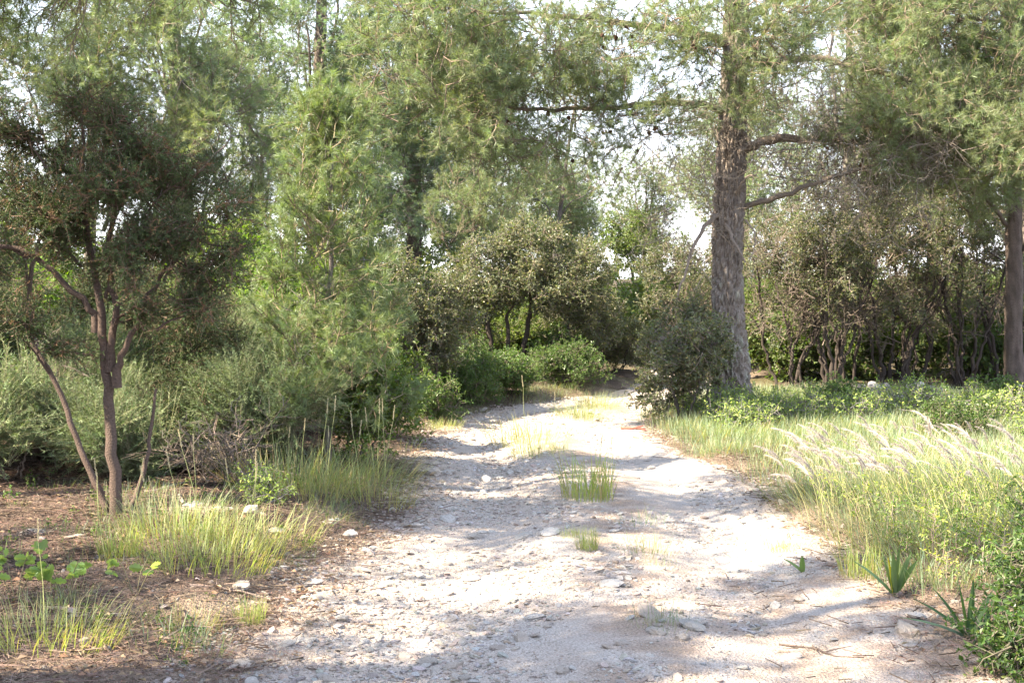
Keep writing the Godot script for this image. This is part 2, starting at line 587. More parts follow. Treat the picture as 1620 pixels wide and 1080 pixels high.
# a rounded shrub: several stems from the base into an ellipsoid
func shrub(called: String, label: String, category: String, at: Vector3, radii: Vector3, n: int, proto: Mesh, o: Dictionary, group := "") -> Node3D:
	rng.seed = hash(label) + 5
	var stems := []
	var lobes := []
	var k: int = o.get("stems", 5)
	var low: float = o.get("low", 0.0)
	var h := low + radii.y * 2.0
	for i in k:
		var a := TAU * i / k + rng.randf_range(-0.5, 0.5)
		var out := Vector3(cos(a) * radii.x, 0, sin(a) * radii.z)
		var c := out * rng.randf_range(0.3, 0.62) + Vector3(0, low + radii.y * rng.randf_range(0.6, 1.35), 0)
		var b := out * rng.randf_range(0.05, 0.22)
		var fork := Vector3(lerpf(b.x, c.x, 0.5), h * rng.randf_range(0.2, 0.4), lerpf(b.z, c.z, 0.5)) + rv() * 0.05
		stems.append([[b + Vector3(0, -0.05, 0), b.lerp(fork, 0.5) + rv() * 0.04 * h, fork], o.get("stem_r", 0.03), o.get("stem_r", 0.03) * 0.6])
		var rr := Vector3(radii.x, radii.y, radii.z) * rng.randf_range(0.42, 0.62)
		lobes.append([c, rr, n / (k + 1), fork])
	lobes.append([Vector3(0, low + radii.y * 1.25, 0) + rv() * 0.1 * radii, radii * Vector3(0.6, 0.62, 0.6), n / (k + 1), stems[0][0][2]])
	return plant(called, label, category, at, stems, lobes, proto, o, group)

# ---------------------------------------------------------------- the scene
var P := {}
var tones := {}   # leaf colour of each kind of plant

func make_prototypes() -> void:
	P.pine = pine_spray(101, 8, 34, 0.0032, 0.36, 0)
	P.pine_cone = pine_spray(102, 8, 34, 0.0032, 0.36, 1)
	P.pine_near = pine_spray(103, 7, 40, 0.0022, 0.34, 0)
	P.pine_far = pine_spray(104, 7, 22, 0.0065, 0.5, 0)
	P.pine_backlit = pine_spray(106, 7, 26, 0.006, 0.45, 0)
	P.pine_young = pine_spray(105, 7, 46, 0.0028, 0.3, 0)
	P.juniper = juniper_spray(111)
	P.juniper_alt = juniper_spray(112)
	P.juniper_old = juniper_spray(113)
	P.oak = leaf_spray(121, 44, 0.036, 0.55, 0.24, Color(0.092, 0.1, 0.055), "oak_leaf", 0.2)
	P.oak_green = leaf_spray(122, 44, 0.04, 0.6, 0.24, Color(0.1, 0.14, 0.045), "soft_leaf", 0.08)
	P.bright = leaf_spray(123, 36, 0.055, 0.6, 0.26, Color(0.11, 0.17, 0.03), "soft_leaf", 0.1)
	P.box_leaf = leaf_spray(124, 60, 0.026, 0.55, 0.22, Color(0.075, 0.12, 0.035), "oak_leaf", 0.08)
	P.weed = leaf_spray(125, 46, 0.03, 0.4, 0.24, Color(0.15, 0.19, 0.05), "soft_leaf", 0.2)
	P.far_leaf = leaf_spray(126, 40, 0.07, 0.6, 0.4, Color(0.09, 0.125, 0.045), "soft_leaf", 0.15)
	P.heath = heath_spray(131)
	for key in ["pine", "pine_cone", "pine_near", "pine_far"]: tones[P[key]] = Color(1.25, 1.34, 1.4)
	tones[P.pine_backlit] = Color(1.15, 1.35, 1.6)   # bluish backlit shade of the tall far pines, put into the needle colour
	tones[P.pine_young] = Color(1.35, 1.5, 1.35)
	tones[P.oak] = Color(1.28, 1.26, 1.28)
	tones[P.oak_green] = Color(1.15, 1.15, 1.0)
	tones[P.bright] = Color(1.2, 1.25, 1.0)
	tones[P.far_leaf] = Color(1.15, 1.12, 1.05)
	tones[P.heath] = Color(1.4, 1.45, 1.4)
	tones[P.juniper] = Color(1.1, 1.15, 1.05)
	tones[P.juniper_alt] = Color(1.1, 1.15, 1.05)
	tones[P.juniper_old] = Color(1.0, 1.0, 0.95)
	tones[P.weed] = Color(1.35, 1.45, 1.75)
	tones[P.box_leaf] = Color(1.0, 1.05, 0.9)
	P.twig = twig_spray(141, Color(0.22, 0.185, 0.155))
	P.twig_dark = twig_spray(142, Color(0.14, 0.11, 0.09))

func _ready() -> void:
	# ---- camera, sky, sun, exposure
	var cam := Camera3D.new()
	cam.name = "camera"
	cam.fov = 32.0
	cam.near = 0.05
	cam.far = 400.0
	add_child(cam)
	cam.position = Vector3(0, 1.5, 0)
	cam.rotation_degrees = Vector3(-3.1, 0, 0)
	cam.current = true

	var sky_mat := ProceduralSkyMaterial.new()
	sky_mat.sky_top_color = Color(0.72, 0.79, 0.91)
	sky_mat.sky_horizon_color = Color(0.96, 0.96, 0.96)
	sky_mat.sky_curve = 0.12
	sky_mat.sky_energy_multiplier = 0.82
	sky_mat.ground_bottom_color = Color(0.35, 0.32, 0.28)
	sky_mat.ground_horizon_color = Color(0.6, 0.6, 0.58)
	sky_mat.sun_angle_max = 20.0
	var env := Environment.new()
	env.background_mode = Environment.BG_SKY
	env.sky = Sky.new()
	env.sky.sky_material = sky_mat
	env.tonemap_mode = Environment.TONE_MAPPER_LINEAR
	env.tonemap_exposure = 6.7
	env.sdfgi_enabled = true
	env.ssao_enabled = true
	env.ssil_enabled = true
	var we := WorldEnvironment.new()
	we.name = "environment"
	we.environment = env
	add_child(we)

	var sun := DirectionalLight3D.new()
	sun.name = "sun"
	add_child(sun)
	sun.look_at_from_position(Vector3(-6.6, 7.4, 2.9), Vector3.ZERO)
	sun.light_energy = 1.6
	sun.light_color = Color(1.0, 0.945, 0.84)
	sun.light_angular_distance = 0.5
	sun.shadow_enabled = true

	na.seed = 4; na.frequency = 1.0; na.fractal_octaves = 2
	nb.seed = 8; nb.frequency = 1.0; nb.fractal_octaves = 3
	nc.seed = 15; nc.frequency = 1.0; nc.fractal_octaves = 2
	make_materials()
	make_prototypes()
	print("prototypes ", Time.get_ticks_msec())
	build_ground()
	print("ground ", Time.get_ticks_msec())
	build_floor_litter()
	build_main_pine()
	build_pines()
	print("pines ", Time.get_ticks_msec())
	build_shrubs()
	print("shrubs ", Time.get_ticks_msec())
	build_grass()
	build_small()
	print("done ", Time.get_ticks_msec())

# ---------------------------------------------------------------- ground and track
func lines(dense0: float, dense1: float, step: float, out0: float, out1: float) -> PackedFloat32Array:
	var a := PackedFloat32Array()
	var left := []
	var s := step
	var p := dense0
	while p > out0:
		s *= 1.22
		p -= s
		left.append(p)
	left.reverse()
	for q in left: a.push_back(q)
	p = dense0
	while p < dense1:
		a.push_back(p)
		p += step
	s = step
	while p < out1:
		a.push_back(p)
		s *= 1.22
		p += s
	a.push_back(p)
	return a

func build_ground() -> void:
	var g := Geo.new()
	var xs := lines(-5.5, 6.5, 0.06, -80.0, 80.0)
	var zs := lines(-17.0, -3.0, 0.06, -120.0, 40.0)
	var litter := Color(0.095, 0.07, 0.053)
	var soil := Color(0.3, 0.235, 0.185)
	var turf := Color(0.15, 0.13, 0.07)
	for z in zs:
		for x in xs:
			g.v.push_back(Vector3(x, ground_height(x, z), z))
			var e := edge(x, z)
			var k := clampf(na.get_noise_2d(x * 1.3 + 70.0, z * 1.3) * 0.9 + nb.get_noise_2d(x * 6.0, z * 6.0) * 0.5 + 0.75 - (e - 1.0) * 1.5, 0.0, 1.0)
			var far := litter if x < 0.3 else turf.lerp(litter, clampf(0.5 + nb.get_noise_2d(x, z) * 1.5, 0, 1))
			g.c.push_back(far.lerp(soil, k))
	var w := xs.size()
	for i in zs.size() - 1:
		for j in w - 1:
			var a := i * w + j
			g.ix.push_back(a); g.ix.push_back(a + 1); g.ix.push_back(a + w)
			g.ix.push_back(a + 1); g.ix.push_back(a + w + 1); g.ix.push_back(a + w)
	smooth(g, w)
	var o := part("ground", g.mesh(mats.ground), self)
	o.set_meta("kind", "structure")
	o.set_meta("label", "needle-strewn brown forest floor beside the track")

	# the track: a sheet whose ragged edges sink into the forest floor
	g = Geo.new()
	var sand := Color(0.44, 0.37, 0.32)
	var lime := Color(0.43, 0.39, 0.36)
	var earth := Color(0.30, 0.225, 0.175)
	var tz := lines(-15.0, -3.4, 0.03, -25.5, 3.6)
	var cols := 110
	for z in tz:
		var c := track(z)
		for j in cols:
			var u := -1.32 + 2.64 * j / (cols - 1)
			var x := c.x + u * c.y
			var e := edge(x, z)
			g.v.push_back(Vector3(x, track_height(x, z) - 0.06 * smoothstep(0.93, 1.12, e), z))
			var k := clampf(0.5 + 1.1 * nb.get_noise_2d(x * 1.1, z * 1.1 + 5.0) - 0.25 * u, 0.0, 1.0)
			var col := lime.lerp(sand, k)
			var strip := exp(-pow((u - 0.12) / 0.22, 2.0)) * smoothstep(-11.5, -9.5, -absf(z + 6.8) - 6.0)
			var d := clampf(strip * (0.55 + nb.get_noise_2d(x * 3.0, z * 3.0) * 1.3) + smoothstep(0.8, 1.05, e) * (0.5 + nb.get_noise_2d(x * 5.0, z * 5.0)) + (1.0 if u > 0.45 + 0.35 * nb.get_noise_2d(x * 1.7, z * 1.7) and z > -6.3 + 0.8 * nb.get_noise_2d(z * 2.0, x * 2.0) else 0.0) * (0.35 + 0.9 * nb.get_noise_2d(x * 4.0 + 8.0, z * 4.0)), 0.0, 0.85)
			g.c.push_back(col.lerp(earth, d))
	for i in tz.size() - 1:
		for j in cols - 1:
			var a := i * cols + j
			g.ix.push_back(a); g.ix.push_back(a + 1); g.ix.push_back(a + cols)
			g.ix.push_back(a + 1); g.ix.push_back(a + cols + 1); g.ix.push_back(a + cols)
	smooth(g, cols)
	var path := part("path", g.mesh(mats.track), self)
	path.set_meta("kind", "structure")
	path.set_meta("label", "pale rutted limestone track running between the trees")

	# stones bedded in the track
	var rocks := []
	for k in 10: rocks.append(rock_mesh(200 + k, rng.randf_range(0.28, 0.5), 0.25, 6))
	var bits := []
	for k in 4: bits.append(rock_mesh(230 + k, 0.5, 0.2, 3, false))
	P.rocks = rocks
	rng.seed = 77
	var placed := 0
	while placed < 300:
		var z := -rng.randf_range(4.2, 13.5)
		if rng.randf() < 0.35: z = -rng.randf_range(4.2, 7.5)
		var c := track(z)
		var u := rng.randf_range(-1.0, 0.95)
		var dense := 0.35 + 0.5 * smoothstep(0.3, -0.6, u) + 0.5 * nb.get_noise_2d(z * 0.7, u * 2.0)
		if z < -9.0 and u < 0.0: dense += 0.4
		if rng.randf() > dense: continue
		var x := c.x + u * c.y
		var s := rng.randf_range(0.016, 0.034) * (1.0 + pow(rng.randf(), 5.0) * 1.2)
		var q := Basis.from_euler(Vector3(rng.randf_range(-0.3, 0.3), rng.randf() * TAU, rng.randf_range(-0.3, 0.3))).scaled_local(Vector3(s * rng.randf_range(0.9, 1.6), s * rng.randf_range(0.7, 1.1), s))
		var st := part("stone", rocks[rng.randi() % 10], path)
		st.transform = Transform3D(q, on(x, z) + Vector3(0, s * 0.12, 0))
		placed += 1
	var at := [[], [], [], []]
	var tc := [PackedColorArray(), PackedColorArray(), PackedColorArray(), PackedColorArray()]
	for k in 64000:
		var z := -3.6 - 11.5 * pow(rng.randf(), 1.5)
		var c := track(z)
		var u := rng.randf_range(-1.12, 1.1)
		var dense := 0.22 + 0.5 * smoothstep(0.4, -0.6, u) + 1.5 * nb.get_noise_2d(z * 0.5, u * 1.6 + 7.0) - 0.25 * exp(-pow((u - 0.55) / 0.25, 2.0))
		if rng.randf() > dense: continue
		var x := c.x + u * c.y
		var s := rng.randf_range(0.004, 0.0115) * (1.0 + pow(rng.randf(), 5.0) * 1.8)
		var b := Basis.from_euler(Vector3(rng.randf_range(-0.4, 0.4), rng.randf() * TAU, rng.randf_range(-0.4, 0.4))).scaled_local(Vector3(s * rng.randf_range(0.9, 1.5), s * rng.randf_range(0.6, 1.0), s))
		var m := k % 4
		at[m].append(Transform3D(b, on(x, z) + Vector3(0, s * 0.1, 0)))
		tc[m].push_back(tint(Color(0.52, 0.49, 0.465).lerp(Color(0.47, 0.375, 0.31), rng.randf()), 0.2))
	for k in 60000:   # fine grit
		var z := -3.6 - 5.5 * pow(rng.randf(), 1.3)
		var c := track(z)
		var u := rng.randf_range(-1.15, 1.12)
		if rng.randf() > 0.7 + 1.0 * nb.get_noise_2d(z * 1.1 + 40.0, u * 2.4): continue
		var x := c.x + u * c.y
		var s := rng.randf_range(0.0022, 0.005)
		var m := k % 4
		at[m].append(Transform3D(Basis(Vector3.UP, rng.randf() * TAU).scaled_local(Vector3(s * 1.2, s * 0.8, s)), on(x, z)))
		tc[m].push_back(tint(Color(0.46, 0.42, 0.39).lerp(Color(0.4, 0.3, 0.23), rng.randf()), 0.3))
	for m in 4:
		var o2 := many("gravel", bits[m], at[m], tc[m], path)
		o2.set_meta("kind", "stuff")

	# dry pine needles, twigs and leaf bits strewn on the forest floor
	var ng := Geo.new()
	rng.seed = 91
	for k in 64:
		var p := Vector3(rng.randf_range(-0.13, 0.13), rng.randf_range(0.0, 0.022), rng.randf_range(-0.13, 0.13))
		var a := rng.randf() * TAU
		var d := Vector3(cos(a), rng.randf_range(-0.15, 0.2), sin(a)) * rng.randf_range(0.03, 0.075)
		var s2 := Vector3(-sin(a), 0.3, cos(a)) * 0.001
		ng.tri(p - s2, p + s2, p + d, tint(Color(0.16, 0.11, 0.083), 0.4))
	for k in 2:
		var p := Vector3(rng.randf_range(-0.13, 0.13), 0.012, rng.randf_range(-0.13, 0.13))
		var a := rng.randf() * TAU
		var d := Vector3(cos(a), 0.1, sin(a)) * rng.randf_range(0.04, 0.11)
		ng.tube(PackedVector3Array([p, p + d]), 0.003, 0.002, 3, tint(Color(0.16, 0.115, 0.09), 0.3))
	while ng.n.size() < ng.v.size(): ng.n.push_back(Vector3.UP)
	ng.n = PackedVector3Array()
	var nm := ng.mesh(mats.litter)
	var lt := []
	var lc := PackedColorArray()
	for k in 9000:
		var z := -3.6 - 10.0 * pow(rng.randf(), 1.4)
		var x := rng.randf_range(-4.5, 4.5)
		var e := edge(x, z)
		if e < (0.5 if x > 1.0 and z > -6.2 else 0.82): continue
		if x > 0.0 and (e > 1.5 or rng.randf() < 0.35): continue
		if e < 1.0 and rng.randf() < 0.5: continue
		lt.append(stand(on(x, z) + Vector3(0, 0.002, 0), rng.randf() * TAU, rng.randf_range(0.7, 1.3)))
		var v := rng.randf_range(0.6, 1.25)
		lc.push_back(Color(v, v * rng.randf_range(0.9, 1.05), v))
	var lo := many("needle_litter", nm, lt, lc, self)
	lo.set_meta("kind", "stuff")
	lo.set_meta("label", "reddish brown fallen pine needles covering the floor beside the track")

func build_floor_litter() -> void:
	rng.seed = 95
	var g := Geo.new()
	for k in 7:
		var p := Vector3(rng.randf_range(-0.14, 0.14), rng.randf_range(0.004, 0.02), rng.randf_range(-0.14, 0.14))
		var a := rng.randf() * TAU
		leaf_at(g, p, Vector3(cos(a), rng.randf_range(-0.1, 0.25), sin(a)).normalized(), (Vector3.UP + rv() * 0.7).normalized(), rng.randf_range(0.02, 0.042), rng.randf_range(0.012, 0.022), tint(Color(0.13, 0.09, 0.065), 0.4))
	var m := g.mesh(mats.litter)
	var at := []
	var cols := PackedColorArray()
	for k in 2600:
		var z := -3.8 - 8.0 * pow(rng.randf(), 1.4)
		var x := rng.randf_range(-4.2, 3.2)
		var e := edge(x, z)
		if e < 0.9 or (x > 0.0 and e > 1.35): continue
		at.append(stand(on(x, z), rng.randf() * TAU, rng.randf_range(0.7, 1.3)))
		var v := rng.randf_range(0.55, 1.5)
		cols.push_back(Color(v, v, v))
	var o := many("dry_leaves", m, at, cols, self)
	o.set_meta("label", "curled brown dry leaves strewn over the forest floor")
	var bits := rock_mesh(260, 0.6, 0.25, 4, false)
	at = []
	cols = PackedColorArray()
	for k in 1500:
		var z := -3.8 - 7.0 * pow(rng.randf(), 1.3)
		var x := rng.randf_range(-3.8, 2.6)
		var e := edge(x, z)
		if e < 0.95 or (x > 0.0 and e > 1.3) or rng.randf() < (e - 1.0) * 0.9: continue
		var s := rng.randf_range(0.006, 0.02) * (1.0 + pow(rng.randf(), 5.0))
		at.append(Transform3D(Basis.from_euler(rv() + Vector3(0, rng.randf() * TAU, 0)).scaled_local(Vector3(s * 1.3, s * 0.8, s)), on(x, z)))
		cols.push_back(tint(Color(0.38, 0.34, 0.31), 0.25))
	o = many("pebbles", bits, at, cols, self)
	o.set_meta("label", "small grey pebbles half sunk in the needle floor along the track")

func smooth(g: Geo, w: int) -> void:
	g.n.resize(g.v.size())
	var rows := g.v.size() / w
	for i in rows:
		for j in w:
			var a := g.v[i * w + maxi(j - 1, 0)]
			var b := g.v[i * w + mini(j + 1, w - 1)]
			var c := g.v[maxi(i - 1, 0) * w + j]
			var d := g.v[mini(i + 1, rows - 1) * w + j]
			var m := (d - c).cross(b - a).normalized()
			g.n[i * w + j] = m if m.y > 0.0 else -m

# ---------------------------------------------------------------- the large pine by the track
func build_main_pine() -> void:
	rng.seed = 500
	var base := on(2.35, -12.65)
	var t := thing("pine_tree", "large pine with deeply furrowed grey bark standing beside the bend of the track", "pine tree", base)
	t.scale = Vector3.ONE * 0.93
	# trunk with furrowed bark: rings displaced by stretched cellular plates
	var g := Geo.new()
	var plates := FastNoiseLite.new()
	plates.noise_type = FastNoiseLite.TYPE_CELLULAR
	plates.cellular_return_type = FastNoiseLite.RETURN_DISTANCE2_SUB
	plates.seed = 6
	plates.frequency = 1.0
	var sides := 110
	var rings := 330
	var h := 8.6
	for i in rings + 1:
		var y := -0.15 + (h + 0.15) * pow(float(i) / rings, 1.25)
		var r := lerpf(0.19, 0.108, clampf(y / 6.0, 0, 1)) * lerpf(1.0, 0.35, clampf((y - 5.0) / 3.6, 0, 1)) + 0.10 * exp(-maxf(y, 0.0) * 3.6)
		var c := Vector3(-0.03 * sin(y * 0.9) + 0.04 * smoothstep(0.0, 5.0, y) - 0.10 * smoothstep(0.3, 1.2, y) * 0.5, y, 0.03 * sin(y * 0.7 + 1.0))
		for s in sides:
			var a := TAU * s / sides
			var d := Vector3(cos(a), 0, sin(a))
			var root := 0.09 * exp(-maxf(y, 0.0) * 7.0) * (0.5 + 0.5 * cos(a * 5.0 + 0.8 * sin(a * 2.0)))
			var q := Vector3(d.x * 2.7, y * 2.7, d.z * 2.7)
			var warp := nb.get_noise_3dv(q * 0.8) * 0.7
			var f := plates.get_noise_3d(q.x + warp, q.y * 1.7 + warp * 0.8, q.z - warp)   # -1 in the furrows
			var plate := smoothstep(-1.0, -0.62, f)
			var fine := nb.get_noise_3dv(q * 4.5)
			var lump := na.get_noise_3dv(Vector3(d.x * 0.8, y * 0.6, d.z * 0.8)) * 0.025
			g.v.push_back(c + d * (r + root + lump + 0.066 * (plate - 0.6) * minf(1.0, r / 0.2) + fine * 0.008))
			var col := Color(0.18, 0.14, 0.12).lerp(Color(0.31, 0.275, 0.25), clampf(0.5 + fine * 1.5, 0, 1))
			var lichen := smoothstep(0.12, 0.4, nb.get_noise_3dv(q * 0.7 + Vector3(9, 0, 4)) + 0.25 * smoothstep(1.4, 0.2, y)) * smoothstep(0.3, 0.8, plate) * smoothstep(2.4, 0.9, y)
			col = col.lerp(Color(0.36, 0.37, 0.31), lichen * 0.75)
			g.c.push_back(col)
	for i in rings:
		for s in sides:
			var a := i * sides + s
			var b := i * sides + (s + 1) % sides
			g.ix.push_back(a); g.ix.push_back(b); g.ix.push_back(a + sides)
			g.ix.push_back(b); g.ix.push_back(b + sides); g.ix.push_back(a + sides)
	g.n.resize(g.v.size())
	for i in rings + 1:
		for s in sides:
			var a := g.v[i * sides + (s + 1) % sides] - g.v[i * sides + (s + sides - 1) % sides]
			var b := g.v[mini(i + 1, rings) * sides + s] - g.v[maxi(i - 1, 0) * sides + s]
			g.n[i * sides + s] = b.cross(a).normalized()
	part("trunk", g.mesh(mats.bark), t)

	var bark := Color(0.19, 0.15, 0.125)
	# limbs: [points from the trunk, radius, lobes of foliage, dead?]
	var limbs := [
		# the limb that reaches left and toward the eye, high and full
		[[Vector3(-0.1, 3.42, 0), Vector3(-0.55, 3.5, 0.2), Vector3(-1.3, 3.4, 0.6), Vector3(-2.2, 3.3, 1.1), Vector3(-3.0, 3.35, 1.5)], 0.045, [[Vector3(-2.3, 3.2, 1.2), Vector3(1.1, 0.5, 0.85), 205], [Vector3(-3.3, 3.45, 1.7), Vector3(0.8, 0.42, 0.7), 140], [Vector3(-1.4, 3.2, 0.8), Vector3(0.75, 0.4, 0.7), 60]]],
		[[Vector3(-0.1, 4.2, 0), Vector3(-0.8, 4.25, 0.5), Vector3(-1.8, 4.25, 1.1), Vector3(-2.9, 4.2, 1.6)], 0.055, [[Vector3(-1.9, 4.0, 1.3), Vector3(1.2, 0.4, 1.0), 150], [Vector3(-3.2, 4.15, 1.8), Vector3(0.7, 0.35, 0.7), 100]]],
		[[Vector3(0, 4.6, 0.1), Vector3(-0.2, 4.8, 0.8), Vector3(-0.3, 4.7, 1.6)], 0.04, [[Vector3(-0.5, 4.35, 1.3), Vector3(1.0, 0.5, 0.8), 100]]],
		[[Vector3(0, 3.9, 0.1), Vector3(0.1, 4.0, 0.7), Vector3(0.0, 3.85, 1.3)], 0.035, [[Vector3(-0.1, 3.85, 1.1), Vector3(0.7, 0.4, 0.55), 100]]],
		# right: the shaded limbs that spread over the oaks
		[[Vector3(0.1, 3.0, 0), Vector3(0.5, 3.12, 0.05), Vector3(1.2, 3.1, 0.0), Vector3(2.0, 3.1, -0.1), Vector3(2.8, 2.95, -0.2)], 0.06, [[Vector3(2.6, 3.0, 0.0), Vector3(0.9, 0.4, 0.7), 120]]],
		[[Vector3(0.1, 3.95, 0), Vector3(0.9, 4.0, 0.1), Vector3(2.0, 3.75, 0.2), Vector3(3.2, 3.6, 0.3)], 0.05, [[Vector3(2.4, 3.65, 0.2), Vector3(1.2, 0.5, 0.9), 250], [Vector3(2.0, 3.2, 0.3), Vector3(0.9, 0.35, 0.7), 150], [Vector3(3.1, 3.0, 0.6), Vector3(0.8, 0.4, 0.7), 150]]],
		[[Vector3(0.1, 4.5, 0), Vector3(0.9, 4.8, -0.1), Vector3(2.2, 4.5, 0.0), Vector3(3.0, 4.4, 0.2)], 0.05, [[Vector3(2.3, 4.5, 0.1), Vector3(1.2, 0.45, 1.0), 280]]],
		[[Vector3(0, 5.4, 0), Vector3(-0.8, 5.8, 0.1), Vector3(-1.8, 6.0, 0.3)], 0.045, [[Vector3(-1.3, 6.0, 0.2), Vector3(1.2, 0.5, 1.1), 110]]],
		[[Vector3(0, 5.8, 0), Vector3(0.9, 6.2, 0.0), Vector3(1.9, 6.3, 0.2)], 0.045, [[Vector3(1.4, 6.3, 0.1), Vector3(1.3, 0.5, 1.1), 130]]],
		[[Vector3(0, 7.2, 0), Vector3(0.1, 7.8, -0.2), Vector3(0.1, 8.6, -0.3)], 0.035, [[Vector3(0.1, 7.9, -0.1), Vector3(1.3, 0.8, 1.2), 170]]],
		[[Vector3(0.1, 2.35, 0.05), Vector3(0.6, 2.5, 0.25), Vector3(1.3, 2.75, 0.4), Vector3(1.8, 2.8, 0.5)], 0.034, []],
	]
	for lb in limbs:
		var pts := curve(lb[0], 7, 0.018)
		var w := Geo.new()
		w.tube(pts, lb[1], 0.012, 8, bark)
		var at := []
		var cols := PackedColorArray()
		for l in lb[2]:
			fill_lobe(w, at, cols, [l[0], l[1], l[2], pts[0], pts], {"bark": bark, "per": 3, "gap": 0.08, "gap_freq": 1.2, "clump": 0.27, "up": 0.15, "sag": -0.03, "origin": base, "limb_from": 0.3, "twig": 0.005, "col": tones.get(P.pine), "shell": 0.9})
		var b := part("branch", w.mesh(mats.wood), t)
		if at.size(): many("needles", P.pine, at, cols, b)
	var cone := Geo.new()
	cone_at(cone, Vector3.ZERO, Vector3.UP, 0.06)
	var cone_mesh := cone.mesh(mats.plain)
	var cone_spots := []
	for k in 70:
		var cc: Array = [[Vector3(-1.6, 3.2, 0.9), Vector3(1.2, 0.45, 0.6)], [Vector3(1.6, 3.0, 0.2), Vector3(1.2, 0.5, 0.5)], [Vector3(-1.8, 4.0, 1.2), Vector3(1.3, 0.4, 0.7)]][k % 3]
		cone_spots.append(aim(Vector3(rng.randf_range(-1, 1), -0.6, rng.randf_range(-1, 1)), 0.0, rng.randf_range(0.8, 1.3), cc[0] + ball() * cc[1]))
	many("cones", cone_mesh, cone_spots, PackedColorArray(), t)
	# bare twigs hanging under the live crown
	var hung := [
		[Vector3(0.9, 3.1, 0.0), Vector3(0.9, 0.6, 0.5), 90], [Vector3(1.7, 2.9, 0.2), Vector3(0.8, 0.6, 0.5), 95], [Vector3(-0.7, 3.05, 0.3), Vector3(0.6, 0.6, 0.4), 44],
		[Vector3(-0.5, 2.4, 0.2), Vector3(0.4, 0.6, 0.3), 20], [Vector3(0.5, 4.0, 0.3), Vector3(0.8, 0.5, 0.5), 50], [Vector3(2.3, 3.2, 0.3), Vector3(0.7, 0.4, 0.5), 45]]
	var tw := []
	for hh in hung:
		for k in hh[2]:
			var p: Vector3 = hh[0] + ball() * hh[1]
			tw.append(aim(Vector3(rng.randf_range(-1, 1), rng.randf_range(-1.3, 0.2), rng.randf_range(-0.7, 0.9)), rng.randf() * TAU, rng.randf_range(0.6, 1.3), p))
	many("dead_twigs", P.twig, tw, PackedColorArray(), t).set_meta("kind", "stuff")
	# dead snags on the lower trunk
	for sn in [[[Vector3(-0.15, 2.3, 0.1), Vector3(-0.42, 2.05, 0.25), Vector3(-0.62, 1.55, 0.35), Vector3(-0.7, 1.3, 0.35)], 0.028], [[Vector3(-0.12, 2.15, 0.15), Vector3(-0.05, 1.95, 0.32), Vector3(0.06, 1.72, 0.36)], 0.03], [[Vector3(-0.02, 2.5, 0.2), Vector3(0.06, 2.65, 0.36), Vector3(0.2, 2.7, 0.42)], 0.016], [[Vector3(0.1, 2.2, 0.18), Vector3(0.18, 2.0, 0.34), Vector3(0.1, 1.75, 0.42)], 0.012]]:
		var w2 := Geo.new()
		w2.tube(curve(sn[0], 5, 0.012), sn[1], 0.006, 6, Color(0.3, 0.24, 0.2))
		part("snag", w2.mesh(mats.wood), t)

# ---------------------------------------------------------------- other pines
func pine_at(label: String, at: Vector3, h: float, r: float, lean: Vector3, lobes: Array, o: Dictionary, proto: Mesh, group := "", called := "pine_tree") -> Node3D:
	var stem := [Vector3(0, -0.1, 0), Vector3(0, h * 0.3, 0) + lean * 0.2, Vector3(0, h * 0.65, 0) + lean * 0.55, Vector3(0, h, 0) + lean]
	return plant(called, label, "pine tree", at, [[stem, r, r * 0.25]], lobes, proto, o, group)

